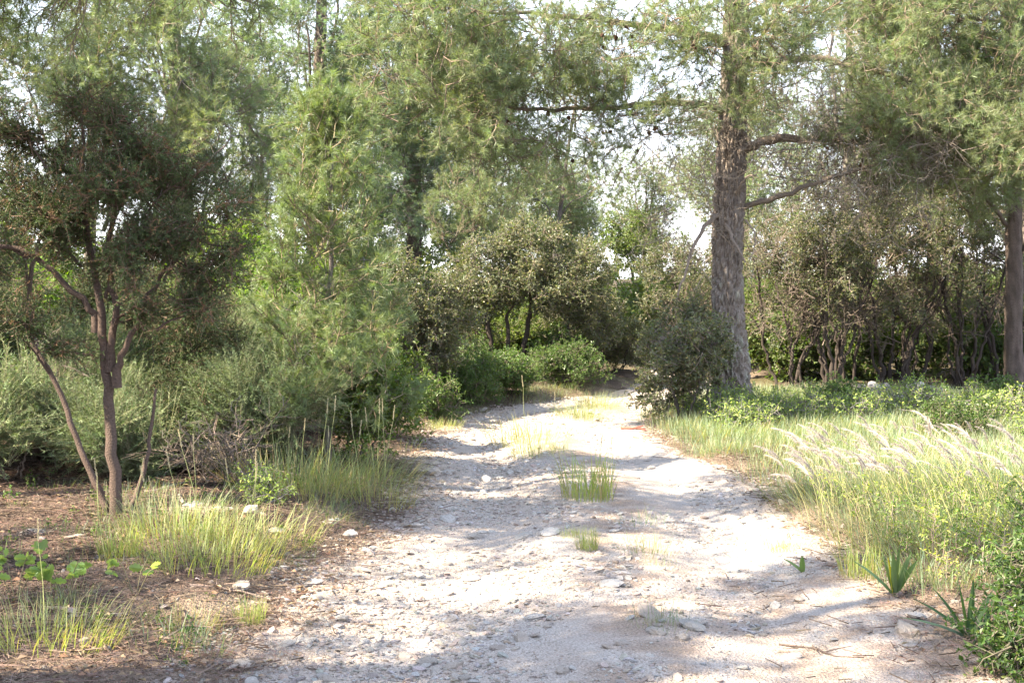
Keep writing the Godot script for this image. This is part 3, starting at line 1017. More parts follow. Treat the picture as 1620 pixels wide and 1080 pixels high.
func build_pines() -> void:
	var bark := Color(0.2, 0.16, 0.135)
	# young pine, open and bright, beside the track
	var lobes := []
	rng.seed = 61
	for i in 13:
		var y := 0.35 + i * 0.17
		var wd := 0.54 * (1.0 - pow(maxf(y - 0.8, 0.0) / 1.95, 1.25)) + 0.07
		for k in 3:
			var a := TAU * k / 3.0 + i * 1.1 + rng.randf_range(-0.3, 0.3)
			lobes.append([Vector3(cos(a) * wd * 0.62, y + 0.16, sin(a) * wd * 0.62), Vector3(wd * 0.42, 0.16, wd * 0.42), 5 + int(12.0 * wd), Vector3(0, y - 0.1, 0)])
	lobes.append([Vector3(0.02, 2.65, 0), Vector3(0.08, 0.2, 0.08), 8, Vector3(0, 2.4, 0)])
	pine_at("bright green young pine with upright shoots beside the left edge of the track", on(-1.4, -9.0), 2.75, 0.03, Vector3(0.06, 0, 0), lobes, {"bark": Color(0.24, 0.21, 0.19), "per": 4, "gap": -0.3, "clump": 0.1, "up": 0.9, "rise": -0.05, "limb": 0.008, "twig": 0.004, "scale": 0.85, "bare_below": 0.0}, P.pine_young, "", "young_pine")

	# pine on the left, outside the frame, whose boughs hang in at the top
	pine_at("near pine whose thin drooping boughs hang into the upper left corner", on(-5.4, -6.6), 6.5, 0.14, Vector3(0.3, 0, 0.1), [
		[Vector3(3.05, 3.2, 0.1), Vector3(0.95, 0.32, 0.6), 150, Vector3(0.1, 3.3, 0)],
		[Vector3(3.6, 3.45, -0.4), Vector3(0.9, 0.3, 0.6), 130, Vector3(0.1, 3.6, 0)],
		[Vector3(2.2, 3.35, 0.3), Vector3(0.8, 0.4, 0.6), 110, Vector3(0.1, 3.0, 0)],
		[Vector3(1.6, 4.3, 1.2), Vector3(1.3, 0.5, 1.0), 80, Vector3(0.1, 3.8, 0)],
		[Vector3(1.0, 5.2, -0.2), Vector3(1.2, 0.5, 0.9), 40, Vector3(0.1, 4.6, 0)],
		[Vector3(-0.6, 5.6, 0.9), Vector3(1.4, 0.6, 1.1), 40, Vector3(0.1, 5.0, 0)]],
		{"bark": bark, "per": 4, "gap": 0.1, "clump": 0.2, "up": -0.15, "sag": 0.1, "limb": 0.022, "twig": 0.006, "limb_from": 0.3}, P.pine_near)

	pine_at("pine out of sight on the left that shades the left bank", on(-5.2, -2.6), 7.8, 0.15, Vector3(0.2, 0, 0), [
		[Vector3(1.6, 3.4, 0.0), Vector3(1.2, 0.5, 1.1), 170], [Vector3(0.4, 4.4, -0.8), Vector3(1.3, 0.6, 1.2), 170], [Vector3(0.6, 4.6, 0.9), Vector3(1.3, 0.6, 1.2), 170], [Vector3(0.9, 5.8, 0.2), Vector3(1.3, 0.6, 1.2), 120], [Vector3(1.7, 6.5, -0.4), Vector3(1.2, 0.5, 1.0), 100], [Vector3(-0.4, 6.6, 0.2), Vector3(1.5, 0.7, 1.4), 100]],
		{"bark": bark, "per": 5, "gap": 0.15, "clump": 0.22, "up": 0.2, "limb": 0.026}, P.pine)
	# pale pines behind the juniper
	var pale := pine_at("pale pine with bare grey boughs behind the juniper", on(-6.6, -18.5), 8.4, 0.1, Vector3(0.4, 0, 0), [
		[Vector3(0.8, 2.9, 0.3), Vector3(1.0, 0.6, 0.8), 130], [Vector3(2.1, 3.4, 0.2), Vector3(1.0, 0.6, 0.8), 80], [Vector3(1.4, 4.2, 0.2), Vector3(1.2, 0.6, 0.9), 90],
		[Vector3(0.2, 3.8, 0.5), Vector3(0.9, 0.6, 0.8), 130], [Vector3(0.3, 5.2, 0.2), Vector3(1.3, 0.7, 1.0), 190], [Vector3(-0.8, 4.2, 0.0), Vector3(1.0, 0.7, 0.9), 130]],
		{"bark": Color(0.27, 0.23, 0.2), "per": 5, "gap": 0.15, "clump": 0.2, "up": 0.2, "limb": 0.024, "scale": 1.2}, P.pine)
	var bough := Geo.new()
	bough.tube(curve([Vector3(0.0, 1.1, 0), Vector3(0.9, 1.7, 1.2), Vector3(1.9, 1.95, 2.4), Vector3(2.8, 1.85, 3.2), Vector3(3.3, 1.65, 3.7)], 6, 0.012), 0.035, 0.016, 7, Color(0.36, 0.33, 0.31))
	part("branch", bough.mesh(mats.wood), pale)
	pine_at("slim pine far behind, between the juniper and the young pine", on(-5.2, -19.5), 7.0, 0.09, Vector3(-0.3, 0, 0), [
		[Vector3(0.3, 2.3, 0.3), Vector3(1.0, 0.6, 0.8), 130], [Vector3(-0.7, 3.1, 0.2), Vector3(1.0, 0.6, 0.8), 150], [Vector3(0.5, 3.7, 0.2), Vector3(1.0, 0.6, 0.9), 150],
		[Vector3(-0.3, 4.8, 0.2), Vector3(1.2, 0.7, 1.0), 190]],
		{"bark": Color(0.25, 0.22, 0.2), "per": 5, "gap": 0.2, "clump": 0.2, "up": 0.3, "limb": 0.02}, P.pine)

	# tall dark pines behind the oaks
	var dark := {"bark": bark, "per": 5, "gap": 0.1, "gap_freq": 0.7, "clump": 0.24, "up": 0.3, "limb": 0.035, "scale": 1.0}
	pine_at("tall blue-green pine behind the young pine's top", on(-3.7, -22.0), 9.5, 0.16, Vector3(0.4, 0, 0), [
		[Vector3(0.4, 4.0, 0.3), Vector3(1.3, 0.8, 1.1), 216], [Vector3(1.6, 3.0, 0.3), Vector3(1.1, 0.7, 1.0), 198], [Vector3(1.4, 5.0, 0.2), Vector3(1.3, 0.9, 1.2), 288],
		[Vector3(0.0, 5.6, 0.3), Vector3(1.4, 0.9, 1.2), 306], [Vector3(0.6, 7.0, 0.2), Vector3(1.6, 0.9, 1.3), 306], [Vector3(-1.3, 4.6, 0.2), Vector3(1.2, 0.8, 1.0), 198]], dark.duplicate(), P.pine_backlit)
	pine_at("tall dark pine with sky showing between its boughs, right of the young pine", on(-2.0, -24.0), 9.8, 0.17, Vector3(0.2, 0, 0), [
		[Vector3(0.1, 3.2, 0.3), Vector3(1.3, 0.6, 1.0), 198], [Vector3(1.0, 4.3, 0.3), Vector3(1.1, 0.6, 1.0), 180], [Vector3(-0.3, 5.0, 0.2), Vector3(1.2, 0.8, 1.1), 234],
		[Vector3(0.5, 6.3, 0.3), Vector3(1.4, 0.8, 1.2), 270], [Vector3(0.2, 7.6, 0.2), Vector3(1.4, 0.8, 1.2), 252], [Vector3(0.2, 2.2, 0.2), Vector3(1.2, 0.5, 1.0), 162]], dark.duplicate(), P.pine_backlit)
	pine_at("slender young pine rising above the dark oak bush", on(-0.64, -19.0), 3.5, 0.045, Vector3(0.05, 0, 0), [
		[Vector3(0.0, 3.3, 0), Vector3(0.22, 0.3, 0.22), 30, Vector3(0, 2.8, 0)], [Vector3(-0.25, 2.75, 0), Vector3(0.3, 0.25, 0.3), 34, Vector3(0, 2.3, 0)], [Vector3(0.35, 2.6, 0.1), Vector3(0.35, 0.25, 0.3), 34, Vector3(0, 2.2, 0)],
		[Vector3(-0.3, 2.1, 0.1), Vector3(0.4, 0.2, 0.3), 24, Vector3(0, 1.8, 0)], [Vector3(0.45, 2.0, 0.1), Vector3(0.4, 0.2, 0.3), 24, Vector3(0, 1.6, 0)]],
		{"bark": Color(0.15, 0.13, 0.115), "per": 4, "gap": -0.2, "clump": 0.12, "up": 0.9, "limb": 0.012}, P.pine, "", "young_pine")
	pine_at("thin leaning pine against the bright gap of sky", on(0.65, -22.0), 5.6, 0.06, Vector3(0.7, 0, 0), [
		[Vector3(-0.5, 3.2, 0), Vector3(0.9, 0.4, 0.7), 60, Vector3(0.15, 2.2, 0)], [Vector3(0.9, 3.0, 0.1), Vector3(0.7, 0.35, 0.5), 34, Vector3(0.2, 2.4, 0)],
		[Vector3(-0.4, 4.3, 0), Vector3(0.9, 0.5, 0.7), 70, Vector3(0.3, 3.3, 0)], [Vector3(0.6, 5.2, 0.1), Vector3(0.9, 0.5, 0.7), 70, Vector3(0.5, 4.0, 0)]],
		{"bark": Color(0.15, 0.13, 0.12), "per": 4, "gap": 0.1, "clump": 0.2, "up": 0.3, "limb": 0.018}, P.pine_far)

	# right side
	pine_at("pine with a lit scaly trunk at the right edge behind the weeds", on(6.1, -14.4), 7.5, 0.115, Vector3(-0.25, 0, 0), [
		[Vector3(-0.8, 3.3, 0.3), Vector3(1.0, 0.5, 0.8), 130, Vector3(-0.1, 2.6, 0)], [Vector3(-1.2, 2.7, 0.4), Vector3(0.9, 0.4, 0.7), 90, Vector3(-0.1, 2.1, 0)], [Vector3(0.4, 3.6, 0.2), Vector3(1.0, 0.6, 0.9), 120],
		[Vector3(-0.6, 4.6, 0.3), Vector3(1.2, 0.6, 1.0), 180], [Vector3(0.3, 5.6, 0.2), Vector3(1.5, 0.7, 1.2), 170]],
		{"bark": Color(0.17, 0.13, 0.11), "per": 5, "gap": 0.15, "clump": 0.2, "up": 0.2, "limb": 0.025}, P.pine)
	pine_at("tall straight pole pine seen through the shaded boughs", on(6.0, -21.5), 8.5, 0.1, Vector3(0.05, 0, 0), [
		[Vector3(0.4, 6.3, 0.2), Vector3(1.4, 0.9, 1.2), 150], [Vector3(-0.6, 7.3, 0.2), Vector3(1.4, 0.9, 1.2), 150], [Vector3(1.2, 4.6, -0.6), Vector3(1.1, 0.6, 0.9), 70]],
		{"bark": Color(0.26, 0.22, 0.195), "per": 5, "gap": 0.1, "clump": 0.25, "up": 0.3, "limb": 0.025}, P.pine_far)
	# farther pines that close the view
	var words := ["round-crowned", "ragged", "broad", "open", "dense", "pale", "flat-topped", "dim", "slanting", "bushy", "sunlit", "grey-green", "leafy", "low", "distant", "hazy", "small", "faint", "stunted", "remote"]
	var spots := [[-12.0, -24.0, 9.0], [-9.0, -19.0, 8.0], [-9.4, -16.0, 7.0], [-7.5, -27.0, 9.5], [-5.0, -31.0, 9.0], [-1.5, -34.0, 6.8], [1.2, -36.0, 4.0], [4.2, -38.0, 3.6], [5.4, -30.0, 5.0], [8.0, -27.0, 8.5], [8.6, -20.0, 8.0], [11.5, -23.0, 9.0], [11.0, -31.0, 9.5], [14.5, -28.0, 9.0], [7.0, -36.0, 7.5], [-3.4, -40.0, 5.2], [-0.2, -42.0, 4.6], [-8.0, -38.0, 6.0], [2.2, -44.0, 3.6], [9.5, -40.0, 6.0]]
	var where := ["at the far left edge of the forest", "behind the left junipers", "behind the pale left pine", "deep in the forest on the left", "far behind the tall blue-green pine", "far behind the slender young pine", "far off below the bright gap of sky", "far off left of the large pine", "far behind the large pine's trunk", "behind the pole pine", "behind the right oak thicket", "behind the pine at the right edge", "deep in the forest on the right", "at the far right edge of the forest", "deep behind the right oaks", "on the skyline behind the dark pine", "on the skyline behind the spreading oak", "on the skyline at the left", "on the skyline in the bright gap", "on the skyline at the right"]
	for i in spots.size():
		rng.seed = 700 + i
		var s: Array = spots[i]
		var h: float = s[2]
		var lb := []
		for k in 7:
			var y := h * (0.3 + 0.65 * k / 6.0)
			var a := 2.4 * k + rng.randf()
			lb.append([Vector3(cos(a) * h * 0.1, y, sin(a) * h * 0.1), Vector3(h * 0.16, h * 0.085, h * 0.14) * rng.randf_range(0.85, 1.2), 64])
		pine_at("%s pine %s" % [words[i], where[i]], on(s[0], s[1]), h, h * 0.016, Vector3(rng.randf_range(-0.3, 0.3), 0, 0), lb, {"bark": bark, "per": 5, "gap": 0.1, "gap_freq": 0.7, "clump": 0.3, "up": 0.3, "limb": 0.03, "scale": 1.25}, P.pine_far, "pines closing the view")

# ---------------------------------------------------------------- junipers, oaks and bushes
func build_shrubs() -> void:
	var red := Color(0.125, 0.09, 0.072)
	# the juniper in the left foreground
	plant("juniper_tree", "dark juniper with a slim fluted trunk standing on the left bank", "juniper", on(-2.36, -7.05), [
		[[Vector3(0, -0.06, 0), Vector3(-0.03, 0.5, 0), Vector3(-0.06, 1.0, 0), Vector3(-0.1, 1.5, 0.02), Vector3(-0.22, 2.1, 0)], 0.043, 0.018],
		[[Vector3(-0.03, 1.05, 0), Vector3(0.02, 1.35, 0.04), Vector3(-0.02, 1.7, 0.05), Vector3(0.1, 2.2, 0.05)], 0.026, 0.014],
		[[Vector3(-0.12, 1.3, 0), Vector3(-0.4, 1.62, 0.1), Vector3(-0.62, 1.72, 0.15), Vector3(-0.85, 1.7, 0.2)], 0.02, 0.012],
		[[Vector3(0.02, 0.95, 0.03), Vector3(0.16, 1.22, 0.08), Vector3(0.3, 1.5, 0.1), Vector3(0.42, 1.64, 0.12)], 0.022, 0.01],
		[[Vector3(-0.06, 0.02, -0.02), Vector3(-0.22, 0.35, -0.05), Vector3(-0.42, 0.85, -0.1), Vector3(-0.72, 1.35, -0.1)], 0.024, 0.012],
		[[Vector3(0.06, 0.05, -0.1), Vector3(0.16, 0.4, -0.15), Vector3(0.2, 0.8, -0.2)], 0.018, 0.008]],
		[[Vector3(-0.12, 1.95, 0.12), Vector3(0.3, 0.2, 0.28), 90, Vector3(-0.12, 1.6, 0)], [Vector3(0.28, 2.0, 0.1), Vector3(0.28, 0.18, 0.26), 80, Vector3(0.0, 1.7, 0.05)],
		[Vector3(-0.42, 2.3, 0.1), Vector3(0.26, 0.16, 0.24), 60, Vector3(-0.2, 1.9, 0)], [Vector3(0.12, 2.42, 0.05), Vector3(0.26, 0.16, 0.24), 60, Vector3(0.05, 2.0, 0.05)], [Vector3(-0.15, 2.62, 0.05), Vector3(0.2, 0.12, 0.2), 34, Vector3(-0.2, 2.1, 0)],
		[Vector3(0.55, 1.86, 0.1), Vector3(0.26, 0.12, 0.22), 54, Vector3(0.05, 1.6, 0.05)], [Vector3(0.76, 1.72, 0.1), Vector3(0.15, 0.12, 0.15), 26, Vector3(0.4, 1.75, 0.1)], [Vector3(0.1, 1.68, 0.2), Vector3(0.3, 0.14, 0.25), 54, Vector3(-0.05, 1.4, 0)], [Vector3(-0.4, 1.82, 0.2), Vector3(0.24, 0.15, 0.22), 44, Vector3(-0.2, 1.6, 0)],
		[Vector3(0.5, 1.3, 0.12), Vector3(0.22, 0.11, 0.18), 32, Vector3(0.3, 1.2, 0.1)], [Vector3(0.42, 1.62, 0.12), Vector3(0.16, 0.1, 0.16), 22, Vector3(0.35, 1.5, 0.1)],
		[Vector3(-0.75, 1.75, 0.2), Vector3(0.26, 0.16, 0.22), 44, Vector3(-0.5, 1.65, 0.1)], [Vector3(-0.7, 2.1, 0.1), Vector3(0.2, 0.14, 0.2), 34, Vector3(-0.3, 1.9, 0.1)], [Vector3(0.05, 1.25, 0.12), Vector3(0.18, 0.14, 0.18), 22, Vector3(-0.02, 1.1, 0)],
		[Vector3(-0.55, 1.1, 0.0), Vector3(0.2, 0.16, 0.2), 28, Vector3(-0.45, 0.9, -0.1)]],
		P.juniper_old, {"size": 0.93, "bark": red, "per": 9, "gap": 0.2, "gap_freq": 3.0, "clump": 0.075, "up": -0.1, "limb": 0.016, "twig": 0.006, "scale": 1.1, "flare": 0.5})
	plant("juniper_tree", "many-stemmed juniper leaning left at the picture's left edge", "juniper", on(-3.75, -9.0), [
		[[Vector3(0, -0.06, 0), Vector3(-0.15, 0.5, 0), Vector3(-0.42, 1.0, 0), Vector3(-0.55, 1.5, 0.02)], 0.03, 0.015],
		[[Vector3(-0.1, -0.06, 0.1), Vector3(-0.45, 0.4, 0.1), Vector3(-0.75, 0.62, 0.1), Vector3(-1.2, 0.75, 0.1)], 0.025, 0.012],
		[[Vector3(0.05, -0.06, -0.1), Vector3(0.15, 0.6, -0.1), Vector3(0.05, 1.2, -0.1), Vector3(0.15, 1.7, -0.1)], 0.03, 0.014]],
		[[Vector3(-0.5, 1.7, 0.1), Vector3(0.5, 0.4, 0.45), 130, Vector3(-0.4, 1.1, 0)], [Vector3(0.1, 1.9, 0), Vector3(0.4, 0.35, 0.4), 70, Vector3(0.05, 1.3, -0.1)],
		[Vector3(-0.7, 1.1, 0.1), Vector3(0.4, 0.3, 0.35), 130, Vector3(-0.3, 0.7, 0)], [Vector3(-0.5, 2.3, 0.1), Vector3(0.4, 0.3, 0.4), 60, Vector3(-0.5, 1.5, 0)], [Vector3(-0.9, 0.6, 0.2), Vector3(0.3, 0.2, 0.3), 60, Vector3(-0.7, 0.55, 0.1)]],
		P.juniper, {"bark": red, "per": 6, "gap": 0.15, "gap_freq": 2.6, "clump": 0.1, "up": 0.0, "limb": 0.014, "twig": 0.006})
	plant("juniper_tree", "small feathery juniper between the trunked juniper and the wiry heath bush", "juniper", on(-2.35, -8.9), [
		[[Vector3(0, -0.06, 0), Vector3(0.05, 0.4, 0), Vector3(0.0, 0.9, 0)], 0.025, 0.01]],
		[[Vector3(0.0, 0.55, 0), Vector3(0.42, 0.45, 0.4), 260, Vector3(0, 0.3, 0)], [Vector3(0.3, 0.3, 0.2), Vector3(0.35, 0.28, 0.3), 130, Vector3(0.02, 0.2, 0)], [Vector3(-0.1, 1.1, 0), Vector3(0.3, 0.3, 0.3), 110, Vector3(0, 0.7, 0)]],
		P.juniper_alt, {"bark": red, "per": 6, "gap": 0.0, "gap_freq": 2.6, "clump": 0.1, "up": 0.4, "limb": 0.01, "twig": 0.005})

	for q in [[-3.4, -9.6, 0.55, 0.5, "scrubby juniper bush behind the leaning juniper's stems"], [-4.2, -9.2, 0.6, 0.62, "juniper bush at the left edge behind the leaning stems"], [-2.75, -9.9, 0.5, 0.6, "feathery juniper bush right behind the trunked juniper"], [-4.9, -10.6, 0.8, 0.9, "tall juniper bush deep at the left edge"], [-3.7, -10.8, 0.7, 0.85, "sunlit juniper bush between the two junipers' trunks"]]:
		shrub("juniper_bush", q[4], "juniper", on(q[0], q[1]), Vector3(q[2], q[3], q[2]), 420, P.juniper_alt, {"bark": red, "per": 6, "gap": 0.15, "gap_freq": 2.4, "clump": 0.12, "up": 0.3, "limb": 0.01, "twig": 0.005, "tree": false, "stem_r": 0.014, "scale": 1.15})
	shrub("oak_bush", "oak bush out of sight left of the left bank", "bush", on(-3.9, -5.6), Vector3(0.8, 0.85, 0.9), 420, P.oak, {"bark": red, "per": 5, "gap": 0.0, "gap_freq": 2.0, "clump": 0.12, "up": 0.3, "limb": 0.016, "twig": 0.005, "tree": false, "stem_r": 0.03})
	for q in [[-2.75, -8.3, 0.4, 0.3, "low wiry heath bush just behind the juniper's trunk"], [-3.5, -8.2, 0.5, 0.36, "low wiry heath bush at the left edge"], [-3.1, -9.0, 0.5, 0.5, "wiry heath bush between the junipers"], [-4.3, -8.6, 0.5, 0.45, "wiry heath bush beyond the left edge"]]:
		shrub("heath_bush", q[4], "bush", on(q[0], q[1]), Vector3(q[2], q[3], q[2]), 220, P.heath, {"bark": Color(0.2, 0.16, 0.13), "per": 4, "gap": -0.1, "clump": 0.12, "up": 0.7, "limb": 0.006, "twig": 0.003, "tree": false, "stem_r": 0.008})
	for q in [[-1.95, -8.0, 0.3, 0.18, "tangle of bare dead twigs right of the juniper's foot"], [-3.3, -8.7, 0.4, 0.4, "dry leafless bush behind the left edge's twigs"]]:
		shrub("twig_tangle", q[4], "dead bush", on(q[0], q[1]), Vector3(q[2], q[3], q[2]), 14, P.twig_dark, {"bark": Color(0.16, 0.13, 0.11), "per": 3, "gap": -0.3, "clump": 0.12, "up": 0.2, "limb": 0.005, "twig": 0.003, "tree": false, "stem_r": 0.006, "scale": 0.8})
	var dark_wood := Color(0.075, 0.06, 0.052)
	var oak := func(gap := 0.1, stem := 0.03, low := 0.0) -> Dictionary:
		return {"bark": Color(0.11, 0.095, 0.085), "per": 5, "gap": gap, "gap_freq": 2.0, "clump": 0.12, "up": 0.3, "limb": 0.016, "twig": 0.005, "tree": false, "stem_r": stem, "low": low}
	# left of the track
	shrub("heath_bush", "wiry grey-green heath bush between the juniper and the young pine", "bush", on(-1.85, -8.7), Vector3(0.55, 0.4, 0.45), 330, P.heath, {"bark": Color(0.2, 0.16, 0.13), "per": 4, "gap": -0.2, "clump": 0.12, "up": 0.8, "limb": 0.006, "twig": 0.003, "tree": false, "stem_r": 0.01})
	shrub("heath_bush", "taller wiry heath bush behind the first one", "bush", on(-2.5, -10.6), Vector3(0.65, 0.62, 0.5), 360, P.heath, {"bark": Color(0.2, 0.16, 0.13), "per": 4, "gap": -0.2, "clump": 0.12, "up": 0.8, "limb": 0.006, "twig": 0.003, "tree": false, "stem_r": 0.01})
	shrub("evergreen_bush", "dark leafy bush bulging over the left edge of the track", "bush", on(-1.22, -9.3), Vector3(0.42, 0.42, 0.42), 340, P.oak_green, oak.call(-0.1, 0.012))
	shrub("evergreen_bush", "leafy bush below the young pine", "bush", on(-1.25, -10.6), Vector3(0.5, 0.62, 0.45), 330, P.oak_green, oak.call(0.0, 0.014))
	shrub("oak_bush", "dense dark olive oak bush at the left of the track's bend", "bush", on(-1.05, -13.2), Vector3(0.85, 0.98, 0.75), 820, P.oak, oak.call(-0.1, 0.03))
	shrub("oak_bush", "brownish oak bush behind the dark leafy roadside bush", "bush", on(-1.75, -12.6), Vector3(0.65, 0.8, 0.6), 480, P.oak, oak.call(0.0, 0.025))
	shrub("bright_bush", "yellow-green broadleaf bush glowing behind the young pine", "bush", on(-2.5, -13.2), Vector3(0.85, 0.9, 0.6), 430, P.bright, oak.call(0.1, 0.02))
	shrub("bright_bush", "sunlit broadleaf bush seen past the juniper's trunk", "bush", on(-3.6, -12.0), Vector3(0.9, 0.75, 0.6), 400, P.bright, oak.call(0.1, 0.02))
	shrub("bright_bush", "pale leafy bush behind the leaning juniper", "bush", on(-5.0, -11.8), Vector3(1.0, 0.9, 0.7), 420, P.bright, oak.call(0.1, 0.02))
	shrub("oak_bush", "loose green oak bush deep behind the heath", "bush", on(-3.6, -15.0), Vector3(1.3, 1.15, 0.8), 520, P.oak_green, oak.call(0.1, 0.03))
	shrub("oak_bush", "shaded green oak bush far behind the juniper", "bush", on(-6.2, -14.8), Vector3(1.5, 1.3, 0.9), 520, P.oak_green, oak.call(0.1, 0.03))
	shrub("oak_bush", "tangled oak bush behind the yellow-green bush", "bush", on(-2.1, -16.5), Vector3(1.1, 1.15, 0.8), 480, P.oak_green, oak.call(0.1, 0.03))
	shrub("evergreen_bush", "low dark bush at the dark olive oak bush's foot", "bush", on(-0.82, -12.3), Vector3(0.3, 0.22, 0.3), 130, P.box_leaf, oak.call(-0.2, 0.008))
	shrub("evergreen_bush", "dark low bush between the olive oak bush and the spreading oak", "bush", on(-0.62, -14.1), Vector3(0.45, 0.3, 0.35), 190, P.box_leaf, oak.call(-0.2, 0.008))
	shrub("evergreen_bush", "leafy undergrowth bush behind the spreading oak's stems", "bush", on(0.1, -17.6), Vector3(0.9, 0.5, 0.4), 300, P.oak_green, oak.call(-0.1, 0.012))
	shrub("evergreen_bush", "grey-green bush on the outside of the far bend", "bush", on(1.55, -17.9), Vector3(0.7, 0.55, 0.5), 300, P.oak, oak.call(-0.1, 0.012))
	for q in [[-0.52, -13.7, 0.36, "dark rounded shrub closing the track's end, left"], [0.0, -14.5, 0.42, "dark rounded shrub closing the track's end, middle"], [0.78, -15.5, 0.46, "dark rounded shrub closing the track's end, right"]]:
		shrub("evergreen_bush", q[3], "bush", on(q[0], q[1]), Vector3(q[2], q[2] * 0.55, q[2] * 0.8), 220, P.box_leaf, oak.call(-0.2, 0.008))
	# ahead
	plant("oak_tree", "round spreading holm oak with dark forked stems at the head of the track", "oak tree", on(0.15, -16.3), [
		[[Vector3(-0.35, -0.06, 0), Vector3(-0.42, 0.35, 0), Vector3(-0.5, 0.9, 0.05)], 0.05, 0.03], [[Vector3(-0.1, -0.06, 0.1), Vector3(0.0, 0.4, 0.1), Vector3(0.1, 0.95, 0.1)], 0.05, 0.028], [[Vector3(0.0, -0.06, 0.0), Vector3(0.3, 0.35, 0.05), Vector3(0.62, 0.72, 0.1)], 0.045, 0.022], [[Vector3(-0.3, -0.06, 0.1), Vector3(-0.2, 0.4, 0.15), Vector3(-0.22, 0.9, 0.2)], 0.04, 0.022]],
		[[Vector3(-0.55, 1.35, 0.1), Vector3(0.5, 0.5, 0.5), 260, Vector3(-0.5, 0.9, 0.05)], [Vector3(0.1, 1.7, 0.1), Vector3(0.6, 0.5, 0.55), 320, Vector3(0.1, 0.95, 0.1)], [Vector3(0.7, 1.3, 0.1), Vector3(0.5, 0.55, 0.5), 260, Vector3(0.62, 0.72, 0.1)], [Vector3(0.05, 1.2, 0.3), Vector3(0.6, 0.35, 0.4), 200, Vector3(-0.22, 0.9, 0.2)], [Vector3(-0.8, 0.8, -0.2), Vector3(0.4, 0.5, 0.4), 130, Vector3(-0.4, 0.4, 0)], [Vector3(0.9, 0.75, -0.2), Vector3(0.35, 0.45, 0.35), 110, Vector3(0.5, 0.6, 0)]],
		P.oak, {"bark": dark_wood, "per": 5, "gap": 0.0, "gap_freq": 2.0, "clump": 0.12, "up": 0.3, "limb": 0.022, "twig": 0.007})
	shrub("evergreen_bush", "low fresh green bush under the spreading oak's outer branches", "bush", on(0.62, -16.0), Vector3(0.5, 0.36, 0.4), 260, P.box_leaf, oak.call(-0.1, 0.012))
	shrub("evergreen_bush", "small shaded bush at the foot of the spreading oak", "bush", on(-0.55, -15.4), Vector3(0.5, 0.3, 0.4), 200, P.box_leaf, oak.call(-0.1, 0.01))
	shrub("oak_bush", "pale sunlit bush behind the spreading oak", "bush", on(0.9, -20.0), Vector3(1.1, 0.9, 0.7), 360, P.oak, oak.call(0.0, 0.02))
	shrub("oak_bush", "pale olive bush left of the large pine's trunk", "bush", on(1.78, -12.2), Vector3(0.66, 0.6, 0.5), 400, P.oak, oak.call(0.12, 0.016))
	shrub("oak_bush", "olive bush behind the right side of the spreading oak", "bush", on(0.95, -17.4), Vector3(0.7, 0.95, 0.6), 420, P.oak, oak.call(0.0, 0.014))
	shrub("broadleaf_tree", "dark green broadleaf treetop far behind the bend", "tree", on(3.0, -30.0), Vector3(1.3, 1.5, 1.0), 260, P.far_leaf, oak.call(-0.1, 0.04))
	# the oak thicket on the right
	var stems_of := [[3.55, -15.1, 2.0, "first oak of the thicket, just right of the large pine"], [4.05, -15.0, 2.1, "oak with a twisted forked trunk in the thicket"], [4.55, -16.3, 2.6, "slim oak behind the twisted forked one"], [5.0, -15.6, 2.05, "oak in the middle of the thicket above the stone heap"], [5.5, -16.2, 2.7, "tall shaded oak of the thicket behind the stone heap"], [6.0, -15.7, 2.3, "thick dark-stemmed oak near the right pine"], [6.8, -16.3, 2.7, "last oak of the thicket, beyond the right pine"], [2.9, -18.6, 1.9, "pale little oak glimpsed behind the large pine"]]
	for i in stems_of.size():
		var s: Array = stems_of[i]
		rng.seed = 800 + i
		var h: float = s[2]
		var st := []
		var lb := []
		var count := 5 + i % 2
		for k in count:
			var a := TAU * k / count + rng.randf()
			var b := Vector3(cos(a), 0, sin(a)) * rng.randf_range(0.05, 0.16)
			var mid := b * 2.2 + Vector3(rng.randf_range(-0.12, 0.12), h * 0.36, rng.randf_range(-0.12, 0.12))
			var up := mid + Vector3(cos(a) * 0.2, h * 0.34, sin(a) * 0.2) + rv() * 0.14
			st.append([[b + Vector3(0, -0.06, 0), b.lerp(mid, 0.5) + rv() * 0.07, mid, up], rng.randf_range(0.018, 0.036), 0.013])
			lb.append([up + Vector3(cos(a) * 0.15, h * 0.2, sin(a) * 0.15), Vector3(0.5, h * 0.2, 0.45), 34, up])
			lb.append([mid + Vector3(cos(a) * 0.3, h * 0.2, sin(a) * 0.3), Vector3(0.42, h * 0.2, 0.38), 8, mid])
		lb.append([Vector3(0, h * 0.85, 0), Vector3(0.5, h * 0.15, 0.5), 40, st[0][0][3]])
		var oak_tree := plant("oak_tree", s[3], "oak tree", on(s[0], s[1]), st, lb, P.oak, {"bark": dark_wood, "per": 5, "gap": 0.2, "gap_freq": 2.0, "clump": 0.16, "up": 0.25, "limb": 0.014, "twig": 0.006, "wob": 0.025}, "oaks of the right thicket")
		var bare := []
		for k in 70:
			bare.append(aim(Vector3(rng.randf_range(-1, 1), rng.randf_range(0.1, 1.2), rng.randf_range(-0.6, 0.8)), rng.randf() * TAU, rng.randf_range(0.7, 1.4), Vector3(rng.randf_range(-0.5, 0.5), h * rng.randf_range(0.3, 0.95), rng.randf_range(-0.3, 0.4))))
		many("dead_twigs", P.twig_dark, bare, PackedColorArray(), oak_tree)
	# sunlit growth behind the thicket
	shrub("oak_bush", "sunlit bush glimpsed between the thicket's stems", "bush", on(4.6, -19.5), Vector3(1.6, 0.9, 0.8), 420, P.oak_green, oak.call(0.0, 0.02))
	shrub("oak_bush", "light green bush behind the right end of the thicket", "bush", on(7.4, -19.0), Vector3(1.6, 1.0, 0.8), 420, P.oak_green, oak.call(0.0, 0.02))
